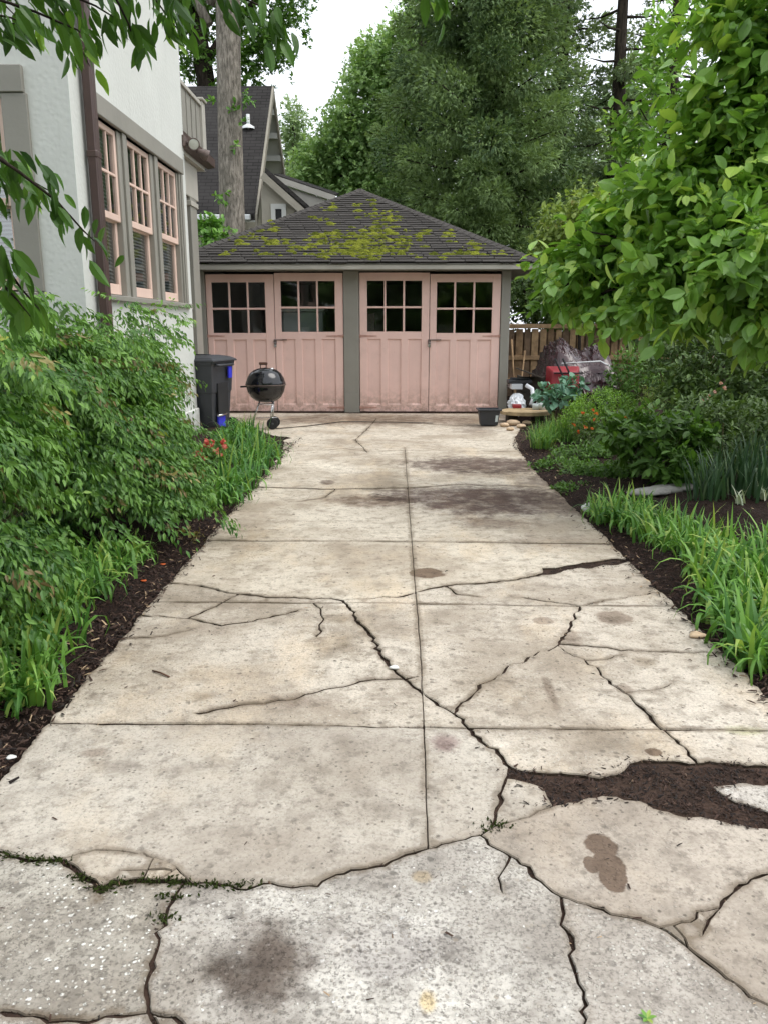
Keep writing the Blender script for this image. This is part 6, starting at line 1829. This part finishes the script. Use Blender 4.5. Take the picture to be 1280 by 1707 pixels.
MB().tube([(xl+.03, 13.49, zh-.02), (xr+.06, 13.49, zh-.02)], .014, 6).build('brace', M['black_rubber'], wb)
wl_ = MB(); c = Vector(((xl+xr)/2, 13.62, .15)); wl_.lathe([(.03, -.03), (.13, -.035), (.15, 0), (.13, .035), (.03, .03), (.001, .03)], c, 20, Matrix.Rotation(PI/2, 3, 'Y')); wl_.build('wheel', M['black_rubber'], wb)
# dark planter box and its boards
pb = empty('planter_box', at(890, 665, 13.9)*Vector((1, 1, 0)), 'dark wooden planter box between garage corner and wheelbarrow', 'planter')
a0, a1 = at(868, 668, 13.8), at(914, 628, 13.8)
M['dark_wood'] = plain('dark_wood', S(62, 56, 48), .85, .3, 8, bump=.3, bscale=20)
for k in range(3):
    z0 = a0.z+(a1.z-a0.z)*k/3
    b_ = MB(); b_.box((a0.x, 13.8, z0+.004), (a1.x, 13.83, a0.z+(a1.z-a0.z)*(k+1)/3), .005); b_.build('board', M['dark_wood'], pb)
    b_ = MB(); b_.box((a0.x, 13.831, z0+.004), (a0.x+.03, 14.4, a0.z+(a1.z-a0.z)*(k+1)/3), .005); b_.build('board', M['dark_wood'], pb)
b_ = MB(); b_.box((a0.x+.031, 13.831, a0.z), (a1.x, 14.4, a1.z-.05)); b_.build('earth', M['soil'], pb)
b_ = MB(); Mr = Matrix.Translation(at(882, 622, 13.7)) @ Matrix.Rotation(.35, 4, 'Y') @ Matrix.Rotation(.3, 4, 'Z'); b_.box((-.22, -.12, -.012), (.22, .12, .012), .004, Mr); tag(b_.build('dark_board', M['dark_wood'], origin=tuple(at(882, 622, 13.7))), 'dark board lying across the planter box', 'board')
# white clutter beside the garage corner
def crumple(name, label, c, r, mat, cat, seed, sq=.7, n_=14):
    random.seed(seed); vs, fs = [], []
    for i in range(n_+1):
        for k in range(n_*2):
            th, ph = PI*i/n_, PI*k/n_
            q = 1+random.uniform(-.2, .16)
            vs.append((c[0]+r[0]*q*math.sin(th)*math.cos(ph), c[1]+r[1]*q*math.sin(th)*math.sin(ph), max(.02, c[2]+r[2]*q*math.cos(th))))
    for i in range(n_):
        for k in range(n_*2): fs.append((i*n_*2+k, (i+1)*n_*2+k, (i+1)*n_*2+(k+1) % (n_*2), i*n_*2+(k+1) % (n_*2)))
    b_ = MB(); b_.add(vs, fs); return tag(b_.build(name, mat, origin=(c[0], c[1], 0)), label, cat)
M['white_plastic'] = plain('white_plastic', S(222, 226, 230), .5, .05, 6)
c = at(861, 663, 13.6); crumple('white_bag', 'crumpled white plastic bag at the garage corner', (c.x, 13.6, .20), (.15, .15, .19), M['white_plastic'], 'bag', 3)
c = at(861, 644, 13.75); b_ = MB(); b_.box((c.x-.10, 13.7, c.z-.05), (c.x+.09, 13.95, c.z+.045), .01); tag(b_.build('white_box', M['white_plastic'], origin=(c.x, 13.8, 0)), 'small white box above the crumpled bag', 'box')
b_ = MB(); b_.tube([(c.x-.12, 13.8, c.z+.13), (c.x+.22, 13.75, c.z+.125)], .02, 6); b_.box((c.x-.15, 13.70, c.z+.05), (c.x+.25, 13.98, c.z+.11), .01); tag(b_.build('black_tray', M['black_plastic'], origin=(c.x, 13.8, 0)), 'black plastic tray lying on the white box', 'tray')
pp = [at(876, 642, 13.6), at(886, 648, 13.55), at(888, 664, 13.5), at(884, 676, 13.45)]
tag(MB().tube(pp, .035, 10).build('white_pipe', M['white_plastic'], origin=tuple(pp[-1])), 'white plastic drain pipe elbow right of the crumpled bag', 'pipe')
for k, (px, py) in enumerate(((892, 683), (905, 686), (899, 676))):
    c = at(px, py, 13.1); random.seed(40+k)
    b_ = MB(); b_.lathe([(.001, 0), (.05, 0), (.06, .06), (.058, .10), (.05, .10), (.048, .02), (.001, .02)], (c.x, 13.1, max(.18, c.z-.05)), 14); tag(b_.build('plant_pot', M[('pale', 'white_plastic', 'pale')[k]], origin=(c.x, 13.1, .1)), ('pale plant pot left of two on the wooden disc', 'white plant pot at the right end of the wooden disc', 'pale green pot just behind the wooden disc')[k], 'pot', 'pots on the wooden disc')
c = at(861, 676, 13.3); b_ = MB(); b_.box((c.x-.07, 13.25, .19), (c.x+.07, 13.4, .25), .01); tag(b_.build('red_container', M['red'], origin=(c.x, 13.3, 0)), 'small red container below the crumpled white bag', 'container')
random.seed(77)
# more odds and ends against the fence
bk = empty('grey_bucket', (at(905, 655, 13.35).x, 13.35, 0), 'grey metal bucket in front of the planter box', 'bucket')
b_ = MB(); b_.lathe([(.001, .02), (.09, .02), (.12, .26), (.128, .27), (.12, .275), (.112, .26), (.085, .04), (.001, .04)], (bk.location.x, 13.35, .1), 20); b_.build('body', M['iron'], bk)
b_ = MB(); b_.tube([(bk.location.x+.12*math.cos(t), 13.35, .36+.10*math.sin(t)) for t in np.linspace(0, PI, 9)], .004, 5); b_.build('handle', M['chrome'], bk)
for k, (px0, px1, top) in enumerate(((858, 852, 566), (866, 874, 585))):
    p0, p1 = at(px0, 640, 16.6), at(px1, top, 17.3); p0.z = .1
    tag(MB().tube([p0, p0.lerp(p1, .5), p1], .022, 5).build('wooden_stake', M['board_c'], origin=tuple(p0)), ('wooden stake leaning on the fence next to the garage corner', 'second wooden stake leaning on the fence towards the tarpaulin')[k], 'stake')
st_ = empty('nursery_pots', (at(1000, 660, 13.3).x, 13.3, 0), 'stack of black nursery pots right of the wheelbarrow', 'pot')
for k in range(4):
    b_ = MB(); z0 = .08+.07*k; b_.lathe([(.001, z0), (.09, z0), (.115, z0+.18), (.125, z0+.18), (.125, z0+.205), (.112, z0+.205)], (st_.location.x+.01*k, 13.3, 0), 18); b_.build('pot', M['black_plastic'], st_)
# weathered wooden disc on blocks
wc = at(875, 688, 12.95); zt = .185
wd_ = empty('wooden_disc', (wc.x, 12.95, 0), 'weathered round wooden disc lying on blocks by the garage corner', 'wooden disc')
M['weathered'] = plain('weathered', S(176, 154, 118), .85, .25, 7, bump=.4, bscale=25, dirt=.5)
for k in range(5):
    w0 = -.40+k*.16; w1 = w0+.155
    pts_ = []
    for s in np.linspace(w0, w1, 6): pts_.append((wc.x-math.sqrt(max(.0001, .402**2-s*s)), 12.95+s, zt-.05))
    for s in np.linspace(w1, w0, 6): pts_.append((wc.x+math.sqrt(max(.0001, .402**2-s*s)), 12.95+s, zt-.05))
    b_ = MB(); b_.prism(pts_, (0, 0, .05+random.gauss(0, .003))); b_.build('plank', M['weathered'], wd_)
for dx in (-.22, .2):
    b_ = MB(); b_.box((wc.x+dx-.08, 12.8, 0), (wc.x+dx+.08, 13.1, zt-.052), .01); b_.build('block', M['dark_wood'], wd_)
# black tub
tp = gp(815, 711); tb = empty('black_tub', tp, 'black plastic tub standing on the concrete by the right garage door', 'tub')
def ring(hx, hy, z): return [(tp.x+sx*hx, tp.y+.14+sy*hy, z) for sx, sy in ((-1, -1), (1, -1), (1, 1), (-1, 1))]
b_ = MB(); vs = ring(.13, .11, .01)+ring(.16, .135, .235)+ring(.185, .16, .24)+ring(.185, .16, .265)+ring(.155, .13, .265)+ring(.125, .105, .03)
fs = [(3, 2, 1, 0), (20, 21, 22, 23)]
for i in range(5):
    for k in range(4): fs.append((i*4+k, i*4+(k+1) % 4, i*4+4+(k+1) % 4, i*4+4+k))
b_.add(vs, fs); o = b_.build('body', M['black_plastic'], tb); bv = o.modifiers.new("bevel", 'BEVEL'); bv.width = .008; bv.segments = 2; bv.limit_method = 'ANGLE'
b_ = MB(); zz = (.06, .20); b_.add([(tp.x+.085, tp.y+.018, .07), (tp.x+.125, tp.y+.016, .07), (tp.x+.135, tp.y+.008, .17), (tp.x+.095, tp.y+.008, .17)], [(0, 1, 2, 3)]); b_.build('paper_tag', M['pale'], tb)
# stones
def stone(label, px, py, r, mat, seed, cat='stone', group=None, flat=.55, z=0, name='stone'):
    random.seed(seed); p = gp(px, py); n_ = 8; vs, fs = [], []
    for i in range(n_+1):
        for k in range(12):
            th, ph = PI*i/n_, 2*PI*k/12; q = 1+.12*math.sin(3*ph+seed)+random.uniform(-.06, .06)
            vs.append((p.x+r*q*math.sin(th)*math.cos(ph)*1.25, p.y+r+r*q*math.sin(th)*math.sin(ph), z+r*flat*.8+r*flat*q*math.cos(th)))
    for i in range(n_):
        for k in range(12): fs.append((i*12+k, (i+1)*12+k, (i+1)*12+(k+1) % 12, i*12+(k+1) % 12))
    b_ = MB(); b_.add(vs, fs, True); return tag(b_.build(name, mat, origin=(p.x, p.y+r, 0)), label, cat, group)
M['stone_tan'] = plain('stone_tan', S(202, 176, 146), .9, .2, 14, bump=.4, bscale=50)
M['stone_grey'] = plain('stone_grey', S(150, 148, 144), .9, .2, 10, bump=.5, bscale=40)
M['stone_white'] = plain('stone_white', S(214, 214, 210), .8, .1, 10, bump=.3, bscale=40)
for k, (px, py, r) in enumerate(((841, 712, .06), (855, 710, .085), (868, 714, .06), (850, 718, .05), (878, 708, .06))):
    stone(('tan stone touching the black tub', 'largest tan stone below the wooden disc', 'tan stone right of the largest one below the disc', 'frontmost small tan stone below the disc', 'rightmost tan stone below the wooden disc')[k], px, py, r, M['stone_tan'], 50+k, group='tan stones by the tub')
for k, (px, py, r) in enumerate(((1075, 840, .11), (1096, 838, .12), (1118, 834, .12), (1138, 831, .11), (1155, 828, .10))):
    stone('%s flat grey edging stone in the shady bed' % ('leftmost', 'second from left', 'middle', 'second from right', 'rightmost')[k], px, py, r, M['stone_grey'], 60+k, group='flat edging stones', flat=.30, z=.05)
stone('white stone at the tip of the right daylilies', 987, 856, .07, M['stone_white'], 71)
stone('pale stone in the mulch at the right driveway edge', 1166, 1066, .035, M['stone_tan'], 72, flat=.35)
stone('pebble lodged in the diagonal crack', 657, 1117, .018, M['stone_white'], 73, flat=.4)
for k, (px, py) in enumerate(((240, 978), (272, 950), (110, 1152), (18, 1280))):
    stone(('orange leaf coloured chip in the left mulch, upper one', 'orange chip nearest the left nandina foot', 'brown chip in the near left mulch', 'white chip at the left rim of the mulch')[k], px, py, .014, M[('petal_orange', 'petal_orange', 'wood_handle', 'stone_white')[k]], 80+k, 'chip', flat=.3, z=.03, name='wood_chip')
for k, (px, py, r) in enumerate(((560, 884, .03),)):
    pass
# rotten leaf stems on the concrete
tag(MB().tube([gp(255, 1120)+Vector((0, 0, .006)), gp(268, 1124)+Vector((0, 0, .008)), gp(283, 1130)+Vector((0, 0, .005))], .004, 5).build('twig', M['wood_handle'], origin=tuple(gp(268, 1124))), 'small brown twig on the left half of the concrete', 'twig')
